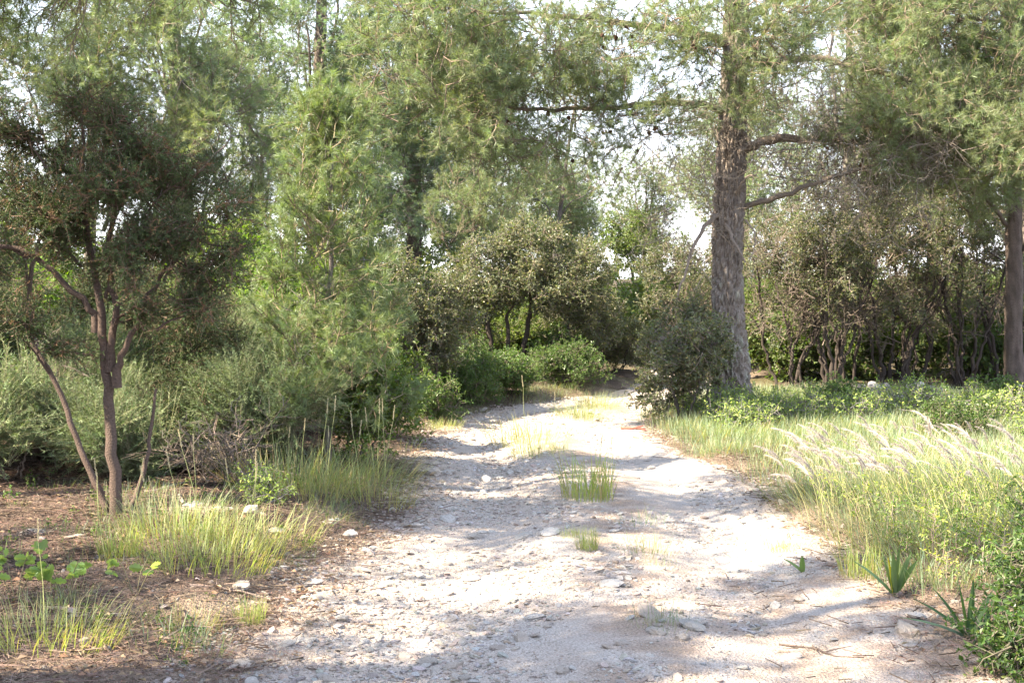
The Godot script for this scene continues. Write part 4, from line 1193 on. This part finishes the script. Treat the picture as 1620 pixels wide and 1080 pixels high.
	# bushes deep in the forest
	var deep := [[-10.0, -21.0, 1.5], [-7.6, -19.5, 1.3], [-5.2, -19.0, 1.4], [-3.2, -20.5, 1.3], [-0.9, -22.0, 1.2], [0.9, -25.5, 1.2], [2.6, -24.0, 1.0], [4.4, -24.5, 1.2], [6.3, -23.0, 1.3], [8.6, -22.5, 1.4], [10.6, -21.0, 1.4], [-8.8, -16.5, 1.2], [9.4, -17.8, 1.2], [5.6, -20.6, 1.1], [3.9, -20.8, 0.9], [4.2, -17.8, 0.75], [5.8, -17.9, 0.8], [7.4, -17.5, 0.85], [-0.4, -18.6, 0.8], [1.6, -22.5, 0.8], [-4.4, -24.0, 2.0], [-7.0, -24.5, 2.0], [-2.2, -27.5, 1.8], [-10.5, -26.0, 2.0], [4.9, -17.2, 0.6], [6.6, -17.0, 0.62], [7.9, -16.2, 0.6], [3.9, -16.9, 0.5]]
	var spot := ["at the far left", "left of the pale pines", "below the pale pines", "below the tall blue-green pine", "below the slender young pine", "below the bright gap of sky", "seen left of the large pine's trunk", "seen right of the large pine's trunk", "behind the middle of the thicket", "behind the thicket's right half", "at the far right", "behind the leaning juniper", "beyond the right pine", "close behind the twisted oak", "close behind the first oak of the thicket", "low behind the slim oak", "low behind the tall shaded oak", "low behind the last oak of the thicket", "left behind the spreading oak", "where the track vanishes", "tall behind the junipers", "tall behind the left bushes", "tall below the dark pine", "tall at the left edge", "knee-high behind the middle oak", "knee-high behind the thick dark-stemmed oak", "knee-high at the right edge", "knee-high behind the twisted oak"]
	for i in deep.size():
		var q: Array = deep[i]
		shrub("forest_bush", "sunlit bush deep in the forest %s" % spot[i], "bush", on(q[0], q[1]), Vector3(q[2] * 1.15, q[2] * 0.8, q[2] * 0.8), 230, P.far_leaf, oak.call(-0.1, 0.025), "bushes deep in the forest")
	# bottom right
	shrub("box_bush", "dark small-leaved bush in the lower right corner", "bush", on(2.4, -5.0), Vector3(0.3, 0.21, 0.34), 230, P.box_leaf, oak.call(-0.2, 0.008))
	shrub("box_bush", "small sprig of box in front of the corner bush", "bush", on(1.92, -4.45), Vector3(0.1, 0.1, 0.1), 26, P.box_leaf, oak.call(-0.4, 0.004))
	shrub("box_bush", "sunlit small-leaved bush above the sword-leaved plants", "bush", on(3.0, -6.3), Vector3(0.3, 0.16, 0.28), 120, P.box_leaf, oak.call(-0.2, 0.006))
	# low weedy shrubs on the right verge
	var spots := [[2.0, -12.4, 0.36, "foot of the pale olive bush"], [2.3, -11.95, 0.34, "foot of the large pine"], [2.85, -12.1, 0.36, "right foot of the large pine"], [3.5, -12.2, 0.36, "verge in front of the twisted oak"], [3.6, -13.4, 0.4, "shade under the twisted oak"], [4.3, -12.6, 0.42, "front of the stone heap"], [4.9, -12.0, 0.38, "verge below the middle oak"], [5.3, -13.0, 0.42, "ground left of the right pine"], [5.7, -12.2, 0.4, "foot of the right pine"], [4.1, -11.0, 0.34, "grass behind the plumes"], [4.9, -10.6, 0.34, "right edge behind the plumes"], [2.2, -11.4, 0.26, "bend's inner edge"], [3.9, -7.6, 0.24, "right edge among the plumes"]]
	var look := ["spreading", "rounded", "leafy", "bright", "shaded", "tufted", "loose", "tall", "dense", "small", "pale", "creeping", "yellow-flecked"]
	for i in spots.size():
		var s: Array = spots[i]
		var dark: bool = i in [4, 7, 9]
		shrub("low_shrub", "%s low yellow-green shrub at the %s" % [look[i], s[3]], "shrub", on(s[0], s[1]), Vector3(s[2], s[2] * 0.36, s[2]), 90, P.weed if not dark else P.box_leaf, {"bark": Color(0.14, 0.13, 0.08), "per": 4, "gap": -0.3, "clump": 0.1, "up": 0.7, "limb": 0.004, "twig": 0.0025, "tree": false, "stem_r": 0.005}, "low shrubs of the right verge")

# ---------------------------------------------------------------- grass
func scatter(called: String, label: String, protos: Array, spots: Array, parent: Node, smin: float, smax: float, col: Color) -> void:
	var root := Node3D.new()
	root.name = numbered(called)
	add_child(root)
	root.set_meta("kind", "stuff"); root.set_meta("label", label); root.set_meta("category", "grass")
	var at := []
	var cs := []
	for p in protos:
		at.append([]); cs.append(PackedColorArray())
	for p in spots:
		var k := rng.randi() % protos.size()
		at[k].append(stand(p, rng.randf_range(-0.9, 0.9), rng.randf_range(smin, smax), rng.randf_range(-0.1, 0.1)))
		var v := rng.randf_range(0.78, 1.25)
		cs[k].push_back(Color(col.r * v * rng.randf_range(0.9, 1.15), col.g * v, col.b * v))
	for k in protos.size():
		if at[k].size(): many("grass_blades", protos[k], at[k], cs[k], root)

func build_grass() -> void:
	var green := Color(0.215, 0.265, 0.18)
	var wind := Vector3(-0.28, 0, 0.05)
	var tall := []
	var short := []
	for k in 3:
		tall.append(tuft_mesh(300 + k, 40, 0.29, 0.5, wind, green, 0.18, 0.0036))
		short.append(tuft_mesh(310 + k, 50, 0.2, 0.4, Vector3.ZERO, green, 0.15, 0.0036))
	rng.seed = 330
	var spots := []
	var low := []
	for k in 5200:
		var z := rng.randf_range(-15.0, -5.6)
		var x := rng.randf_range(1.5, 7.0)
		var e := edge(x, z)
		if e < 1.0 + 0.12 * rng.randf(): continue
		if x > -z * 0.47 + 0.5: continue
		var dens := 0.62 + 0.6 * na.get_noise_2d(x * 0.7, z * 0.7 + 40.0)
		if z > -8.3 and z < -5.8 and x > 1.7:
			if rng.randf() < dens + 0.25: spots.append(on(x, z))
		elif rng.randf() < dens:
			low.append(on(x, z))
	scatter("grass", "tall pale green grass leaning left on the right verge", tall, spots, self, 0.6, 1.15, Color(1.0, 1.0, 1.0))
	var mixed := []
	for k in 240:
		var z := rng.randf_range(-7.6, -5.5)
		var x := rng.randf_range(1.85, 3.6)
		if edge(x, z) > 1.1: mixed.append(on(x, z))
	scatter("weeds", "yellow-green leafy weeds growing through the right verge's tall grass", [P.weed, P.box_leaf], mixed, self, 0.6, 1.1, Color(1.6, 1.55, 1.5))
	var sprigs := []
	for k in 130:
		var z := rng.randf_range(-8.2, -4.3)
		var x := rng.randf_range(-3.4, -1.0)
		if edge(x, z) > 1.06: sprigs.append(on(x, z) + Vector3(0, -0.03, 0))
	scatter("weeds", "small dark leafy seedlings on the needle floor below the juniper", [P.box_leaf, P.oak_green], sprigs, self, 0.25, 0.6, Color(1.0, 1.05, 0.95))
	scatter("grass", "short bright grass on the verge below the large pine", short, low, self, 0.6, 1.2, Color(1.1, 1.1, 1.1))
	# left bank and track centre, thin
	var thin := []
	for k in 900:
		var z := rng.randf_range(-14.5, -4.6)
		var x := rng.randf_range(-2.6, 0.9)
		var e := edge(x, z)
		var c := track(z)
		var u := (x - c.x) / c.y
		var ok := false
		if e > 1.0 and e < 1.5 and na.get_noise_2d(x * 0.9 + 3.0, z * 0.9) > 0.1: ok = rng.randf() < 0.5
		if absf(u - 0.12) < 0.13 and nb.get_noise_2d(x * 0.8, z * 0.9 + 14.0) > 0.02: ok = rng.randf() < 0.5
		if ok: thin.append(on(x, z))
	for k in 260:
		var z := rng.randf_range(-15.6, -12.6)
		var x := rng.randf_range(-1.3, 1.6)
		if edge(x, z) > 0.97: thin.append(on(x, z))
	for k in 90:
		var z := rng.randf_range(-8.0, -4.4)
		var x := rng.randf_range(-3.2, -1.0)
		if edge(x, z) > 1.05 and nb.get_noise_2d(x * 0.9, z * 0.9) > -0.05: thin.append(on(x, z))
	scatter("grass", "thin short grass along the left edge and the crown of the track", short, thin, self, 0.35, 0.8, Color(0.95, 0.95, 0.95))

	# plume grass: clumps with leaning, pale, feathery heads
	var lean := Vector3(-0.62, -0.08, 0.12)
	var heads := []
	var stalks := []
	for k in 3:
		heads.append(seed_head(340 + k, 0.13 + 0.025 * k, 0.03 + 0.007 * k, Vector3(-0.35, -0.15, 0.05), Color(0.5, 0.44, 0.39)))
		stalks.append(stalk_mesh(345 + k, 0.44, lean * 0.5, Color(0.3, 0.29, 0.14)))
	var clumps := [[1.98, -6.7, "nearest the track edge"], [2.2, -6.95, "beside the one nearest the track"], [2.1, -7.5, "at the back near the track"], [2.42, -7.2, "behind the tall front grass"], [2.5, -6.7, "in front of the others"], [2.62, -7.5, "in the thick of the patch"], [2.78, -7, "at the middle of the patch's front"], [2.95, -7.4, "right of the middle"], [3, -6.75, "low on the right"], [3.25, -7.6, "far back on the right"], [1.95, -7.25, "bent farthest over the track edge"], [2.6, -7.95, "behind the patch"], [3.05, -8, "at the back right"], [2.25, -8, "at the back left"]]
	for i in clumps.size():
		var c: Array = clumps[i]
		rng.seed = 360 + i
		var t := thing("plume_grass", "clump of pale feathery plume grass leaning left, %s" % c[2], "grass", on(c[0], c[1]), "plume grass of the right verge")
		part("blades", tall[i % 3], t)
		for k in 12:
			var m := rng.randi() % 3
			var s := part("stalk", stalks[m], t)
			var b := Basis(Vector3.UP, rng.randf_range(-0.9, 0.9)) * Basis(Vector3.FORWARD, rng.randf_range(-0.25, 0.15))
			s.transform = Transform3D(b.scaled(Vector3.ONE * rng.randf_range(0.8, 1.15)), Vector3(rng.randf_range(-0.16, 0.16), -0.02, rng.randf_range(-0.16, 0.16)))
			var hd := part("seed_head", heads[rng.randi() % 3], s)
			hd.transform = aim(Vector3.UP + lean * 1.1, 0.0, 1.0, Vector3.UP * 0.44 + lean * 0.5 * 0.44)
			hd.basis = Basis(Quaternion(Vector3.UP, (Vector3.UP + lean * rng.randf_range(0.6, 1.4)).normalized())).scaled(Vector3.ONE * rng.randf_range(0.55, 1.2))

	# single tufts that can be told apart: [x, z, size, proto, label, heads]
	var fresh := tuft_mesh(381, 190, 0.36, 0.24, Vector3(-0.05, 0, 0), Color(0.27, 0.32, 0.12), 0.22, 0.0042)
	var sheaf := tuft_mesh(382, 600, 0.38, 0.7, Vector3(0.1, 0, 0), Color(0.21, 0.26, 0.15), 0.25, 0.003)
	var straw := tuft_mesh(383, 240, 0.28, 0.5, Vector3.ZERO, Color(0.32, 0.33, 0.17), 0.4, 0.003)
	var light := tuft_mesh(384, 330, 0.25, 0.5, Vector3(0.08, 0, 0), Color(0.31, 0.35, 0.17), 0.25, 0.0028)
	var spike := seed_head(386, 0.085, 0.014, Vector3(0.06, 0, 0), Color(0.5, 0.45, 0.3))
	var stem := stalk_mesh(387, 0.42, Vector3(0.1, 0, 0.02), Color(0.26, 0.28, 0.12))
	var tufts := [
		[0.52, -8.1, 1.2, fresh, "bright green grass tuft growing in the middle of the track", 2],
		[0.15, -11.0, 1.3, straw, "straw-coloured tuft with thin heads farther up the middle of the track", 2],
		[0.22, -10.2, 0.9, light, "low pale tuft just in front of the straw-coloured one", 0],
		[0.42, -6.55, 0.42, fresh, "short sprouting tuft on the track's crown in the shade", 0],
		[0.38, -6.9, 0.35, light, "tiny tuft behind the short sprouting one", 0],
		[-1.45, -8.05, 1.2, sheaf, "broad blue-green sheaf of grass on the left bank", 5],
		[-1.05, -8.15, 1.0, sheaf, "lighter sheaf of grass leaning toward the track beside the broad one", 4],
		[-1.28, -7.55, 0.85, straw, "low straw tuft in front of the sheaves", 1],
		[-0.9, -7.75, 0.95, straw, "dry tuft at the left track edge below the sheaves", 2],
		[-1.42, -6.5, 1.15, light, "pale fringe of grass at the left track edge", 1],
		[-1.62, -6.25, 1.2, light, "wispy bright grass left of the pale fringe", 4],
		[-1.85, -6.6, 0.85, sheaf, "dark green grass behind the wispy bright one", 2],
		[-1.5, -5.85, 1.1, light, "glowing tuft bent to the track, nearest the camera of the left bank's row", 1],
		[-2.0, -6.0, 0.7, fresh, "tuft with four tall yellow spikes near the oak seedling", 4],
		[-1.42, -5.05, 0.55, straw, "sparse tuft on bare needles near the bottom left", 0],
		[-1.8, -4.6, 0.9, light, "grass tuft cut by the bottom left corner", 1],
		[-1.15, -5.15, 0.45, fresh, "thin sprout beside the sparse tuft", 0],
		[1.78, -6.0, 0.7, fresh, "glossy tuft with orange-tipped blades at the right edge", 0],
		[1.55, -6.6, 0.45, light, "small tuft at the right track edge", 0],
		[-0.72, -11.9, 0.7, light, "shaded tuft at the foot of the dark olive bush", 0],
		[0.75, -13.0, 0.7, sheaf, "flat dark grass in the middle of the far track", 0],
		[1.05, -13.9, 0.7, sheaf, "farthest strip of dark grass in the middle of the track", 0]]
	for i in tufts.size():
		var f: Array = tufts[i]
		rng.seed = 400 + i
		var t := thing("grass_tuft", f[4], "grass", on(f[0], f[1]), "single grass tufts")
		var b := part("blades", f[3], t)
		b.scale = Vector3.ONE * float(f[2])
		b.rotation.y = rng.randf_range(-0.5, 0.5)
		for k in int(f[5]):
			var s := part("stalk", stem, t)
			s.transform = Transform3D((Basis(Vector3.UP, rng.randf() * TAU) * Basis(Vector3.FORWARD, rng.randf_range(-0.2, 0.2))).scaled(Vector3.ONE * rng.randf_range(0.85, 1.3)), Vector3(rng.randf_range(-0.2, 0.2), -0.02, rng.randf_range(-0.14, 0.14)) * float(f[2]))
			var hd := part("seed_head", spike, s)
			hd.position = Vector3(0.042, 0.42, 0.008)

# ---------------------------------------------------------------- small single things
func sword_plant(label: String, at: Vector3, blades: Array) -> void:
	var t := thing("sword_leaf_plant", label, "plant", at)
	for b in blades:   # [turn, lean, length, colour]
		var g := Geo.new()
		var d := Vector3(cos(b[0]) * b[1], 1.0, sin(b[0]) * b[1]).normalized()
		var s := Vector3(-sin(b[0]), 0, cos(b[0])) * 0.015
		if absf(s.x) < 0.011: s.x = 0.011
		var pts := PackedVector3Array()
		var w := [0.7, 1.0, 0.95, 0.7, 0.0]
		for k in 5:
			var q := k / 4.0
			pts.push_back(d * b[2] * q + Vector3(d.x, -0.35, d.z) * b[1] * b[2] * 0.35 * q * q)
		var nrm := d.cross(s).normalized() * 0.003
		for k in 4:
			var c: Color = b[3]
			g.quad(pts[k] - s * w[k], pts[k] + nrm, pts[k + 1] + nrm, pts[k + 1] - s * w[k + 1], c, c)
			g.quad(pts[k] + nrm, pts[k] + s * w[k], pts[k + 1] + s * w[k + 1], pts[k + 1] + nrm, c, c)
		part("leaf", g.mesh(mats.blade), t)

func oak_leaf_mesh() -> ArrayMesh:   # a lobed leaf, 7 cm, along +y, folded at the midrib
	var g := Geo.new()
	var w := [0.004, 0.016, 0.011, 0.024, 0.016, 0.026, 0.014, 0.016, 0.0]
	for side in [-1.0, 1.0]:
		for k in 8:
			var y0 := 0.075 * k / 8.0
			var y1 := 0.075 * (k + 1) / 8.0
			var z0 := -0.012 * pow(k / 8.0, 2.0)
			var z1 := -0.012 * pow((k + 1) / 8.0, 2.0)
			g.quad(Vector3(0, y0, z0), Vector3(side * w[k], y0, z0 + 0.3 * w[k]), Vector3(side * w[k + 1], y1, z1 + 0.3 * w[k + 1]), Vector3(0, y1, z1), Color.WHITE, Color.WHITE)
	return g.mesh(null)

func build_small() -> void:
	rng.seed = 900
	sword_plant("dark sword-leaved plant fanning out near the corner bush", on(1.93, -4.95), [[2.9, 0.9, 0.3, Color(0.06, 0.11, 0.055)], [3.1, 0.55, 0.27, Color(0.06, 0.11, 0.055)], [2.6, 0.25, 0.26, Color(0.07, 0.12, 0.06)], [1.5, 0.12, 0.27, Color(0.065, 0.115, 0.055)], [0.3, 0.35, 0.24, Color(0.06, 0.105, 0.05)], [3.3, 1.5, 0.22, Color(0.08, 0.13, 0.08)], [0.1, 0.6, 0.2, Color(0.06, 0.11, 0.05)]])
	sword_plant("upright sword-leaved plant with one yellow leaf behind the dark one", on(1.84, -5.65), [[3.0, 0.8, 0.26, Color(0.08, 0.14, 0.08)], [2.0, 0.25, 0.25, Color(0.12, 0.17, 0.08)], [1.0, 0.1, 0.27, Color(0.11, 0.16, 0.075)], [0.2, 0.3, 0.24, Color(0.12, 0.17, 0.08)], [2.7, 0.2, 0.2, Color(0.42, 0.36, 0.03)], [0.0, 0.5, 0.22, Color(0.14, 0.2, 0.07)], [4.0, 0.3, 0.22, Color(0.12, 0.17, 0.08)]])
	sword_plant("small pale sword-leaved sprout at the right track edge", on(1.52, -6.15), [[3.0, 0.9, 0.12, Color(0.14, 0.2, 0.08)], [1.9, 0.25, 0.1, Color(0.14, 0.2, 0.08)]])

	# oak seedling with lobed leaves
	var lm := oak_leaf_mesh()
	leafy("seedling", 0.5, Color(0.62, 0.68, 0.3))
	mats.seedling.vertex_color_use_as_albedo = false
	mats.seedling.albedo_color = Color(0.065, 0.115, 0.03).linear_to_srgb()
	var seed_spots := [[-1.95, -5.15, 34, 0.26, "oak seedling with lobed bright green leaves in the lower left"], [-2.2, -5.2, 30, 0.24, "second oak seedling at the lower left edge of the picture"], [-1.7, -5.3, 8, 0.2, "small oak sprout with a few lit leaves"]]
	for q in seed_spots:
		var t := thing("oak_seedling", q[4], "seedling", on(q[0], q[1]))
		var g := Geo.new()
		var stems := []
		for k in 4:
			var a := TAU * k / 4.0 + rng.randf()
			var tip := Vector3(cos(a) * 0.13, float(q[3]) * rng.randf_range(0.6, 1.0), sin(a) * 0.1)
			g.tube(PackedVector3Array([Vector3(0, -0.02, 0), tip * 0.5 + Vector3(0, 0.03, 0), tip]), 0.003, 0.0015, 4, Color(0.14, 0.12, 0.07))
			stems.append(tip)
		part("stem", g.mesh(mats.plain), t)
		for k in int(q[2]):
			var l := part("leaf", lm, t)
			var lk: int = rng.randi() % 4
			if not mats.has("seedling%d" % lk):
				mats["seedling%d" % lk] = mats.seedling.duplicate()
				var v := 0.7 + 0.28 * lk
				mats["seedling%d" % lk].albedo_color = Color(0.065 * v, 0.115 * v, 0.03 * v).linear_to_srgb()
			l.material_override = mats["seedling%d" % lk]
			var tip: Vector3 = stems[k % 4]
			var f := rng.randf_range(0.55, 1.0)
			var d := Vector3(rng.randf_range(-1, 1), rng.randf_range(-0.1, 0.7), rng.randf_range(-0.6, 1))
			l.transform = aim(d, rng.randf() * 1.2 - 0.6, rng.randf_range(0.4, 0.95), tip * f)

	# a feathery yellow-green spurge on the left bank
	shrub("spurge_plant", "feathery yellow-green spurge in front of the grass sheaves", "plant", on(-1.52, -7.25), Vector3(0.12, 0.12, 0.12), 30, P.weed, {"bark": Color(0.2, 0.22, 0.08), "per": 3, "gap": -0.5, "clump": 0.05, "up": 1.0, "limb": 0.003, "twig": 0.002, "tree": false, "stem_r": 0.003, "scale": 0.7})

	# loose stones that stand out: [x, z, size, flat, label]
	var loose := [
		[-0.86, -10.9, 0.075, "ochre stone at the left track edge under the dark bush"], [-0.62, -9.15, 0.085, "broad flat stone in the left rut's hollow"], [-0.5, -9.3, 0.06, "blocky stone behind the flat one in the left rut"], [-0.2, -9.2, 0.055, "small block between the left rut and the crown"],
		[0.35, -12.4, 0.08, "upright pale stone beside the shaded far track"], [-0.2, -12.8, 0.07, "tilted stone under the dark oak bush"], [1.82, -5.28, 0.05, "white stone lying on needles at the right edge"], [2.02, -5.1, 0.035, "small white stone beside the dark sword-leaved plant"],
		[0.62, -5.3, 0.075, "long flat stone on the shaded crown of the track"], [0.78, -5.1, 0.06, "grey slab at the end of the stone row on the crown"], [0.62, -5.02, 0.045, "rounded stone in front of the flat ones"], [0.72, -4.95, 0.04, "little buff stone in front of the flat ones"],
		[-1.28, -5.55, 0.055, "flat stone at the left track edge beyond the sparse tuft"], [-1.0, -5.85, 0.05, "flat grey stone in the left track edge's shade"], [-1.75, -7.05, 0.065, "pale slab in the row of stones below the juniper"], [-1.55, -7.0, 0.055, "second slab in the row of stones below the juniper"], [-1.35, -6.75, 0.05, "square pale stone at the right end of that row"], [-1.95, -7.2, 0.07, "grey stone at the left end of that row"], [-2.35, -6.3, 0.045, "small pale stone in the shade below the juniper"], [-2.65, -6.5, 0.06, "pale stone at the left edge below the junipers"], [-2.1, -6.0, 0.035, "tiny stone behind the oak seedling"],
		[-1.05, -4.6, 0.06, "stone half sunk at the bottom of the left track edge"], [-1.1, -7.1, 0.06, "stone lying among the gravel below the sheaves"], [-0.95, -6.9, 0.05, "grey stone on the gravel apron of the left edge"]]
	for i in loose.size():
		var s: Array = loose[i]
		var k: float = s[2]
		var b := Basis.from_euler(Vector3(rng.randf_range(-0.2, 0.2), rng.randf() * TAU, rng.randf_range(-0.2, 0.2))).scaled_local(Vector3(k * rng.randf_range(1.0, 1.5), k * rng.randf_range(0.8, 1.2), k))
		solo("stone", P.rocks[i % 10], s[3], "stone", Transform3D(b, on(s[0], s[1]) + Vector3(0, k * 0.18, 0)), "loose stones")

	# two heaps of stones under the oaks
	for hp in [["long heap of grey stones under the oak thicket", Vector3(4.45, 0, -13.55), 0.65, 44], ["small heap of pale stones at the right pine's foot", Vector3(5.9, 0, -13.3), 0.35, 12]]:
		var p: Vector3 = hp[1]
		var t := thing("stone_heap", hp[0], "stone heap", on(p.x, p.z))
		for k in int(hp[3]):
			var st := part("stone", P.rocks[rng.randi() % 10], t)
			var s := rng.randf_range(0.05, 0.085)
			var x := rng.randf_range(-1, 1)
			st.transform = Transform3D(Basis.from_euler(rv() * 0.6 + Vector3(0, rng.randf() * TAU, 0)).scaled_local(Vector3(s * 1.3, s, s)), Vector3(x * hp[2], rng.randf_range(0.02, 0.3) * (1.0 - absf(x) * 0.4), rng.randf_range(-0.2, 0.2)))

	# fallen sticks and branches: [from, to, radius, colour, label]
	var grey := Color(0.26, 0.22, 0.19)
	var sticks := [
		[Vector2(1.15, -5.05), Vector2(1.45, -4.75), 0.006, Color(0.13, 0.1, 0.09), "thin dark twig lying on the right side of the track"],
		[Vector2(1.1, -12.0), Vector2(1.32, -11.75), 0.016, Color(0.32, 0.1, 0.075), "reddish stick at the right edge of the far track"],
		[Vector2(-2.1, -7.4), Vector2(-1.75, -6.9), 0.014, grey, "fallen grey branch in front of the juniper's trunk"],
		[Vector2(-1.9, -7.9), Vector2(-1.45, -7.6), 0.011, grey, "bare stick beside the small feathery juniper"],
		[Vector2(-2.35, -7.55), Vector2(-2.2, -7.95), 0.013, grey, "short stick leaning at the juniper's foot"],
		[Vector2(-2.0, -5.0), Vector2(-1.55, -4.85), 0.009, grey, "weathered stick in front of the oak seedling"],
		[Vector2(-1.5, -5.45), Vector2(-1.15, -5.5), 0.008, Color(0.3, 0.22, 0.18), "pale stick by the bright tufts"],
		[Vector2(-2.0, -4.55), Vector2(-1.7, -4.9), 0.008, Color(0.24, 0.17, 0.14), "brown stick near the lower left corner"],
		[Vector2(2.1, -10.8), Vector2(1.75, -10.2), 0.01, Color(0.16, 0.12, 0.1), "curved dead stick on the verge inside the bend"],
		[Vector2(1.85, -5.4), Vector2(2.2, -5.5), 0.007, grey, "grey stick between the sword-leaved plants"]]
	for s in sticks:
		var a: Vector2 = s[0]
		var b: Vector2 = s[1]
		var w := Geo.new()
		var pts := []
		for k in 4:
			var q := a.lerp(b, k / 3.0) + Vector2(rng.randf_range(-0.025, 0.025), rng.randf_range(-0.025, 0.025))
			pts.append(on(q.x, q.y) + Vector3(0, float(s[2]) * 0.8, 0))
		var o: Vector3 = pts[0]
		for k in 4: pts[k] -= o
		var line := curve(pts, 4, 0.003)
		w.tube(line, s[2], float(s[2]) * 0.5, 5, s[3])
		var mid := line[line.size() / 2]
		var d: Vector3 = (pts[3] - pts[0]).rotated(Vector3.UP, 0.7) * 0.3
		w.tube(PackedVector3Array([mid, mid + d * 0.5 + Vector3(0, 0.012, 0), mid + d + Vector3(0, 0.02, 0)]), float(s[2]) * 0.6, float(s[2]) * 0.3, 4, s[3])
		solo("stick", w.mesh(mats.wood), s[4], "stick", Transform3D(Basis(), o), "fallen sticks")
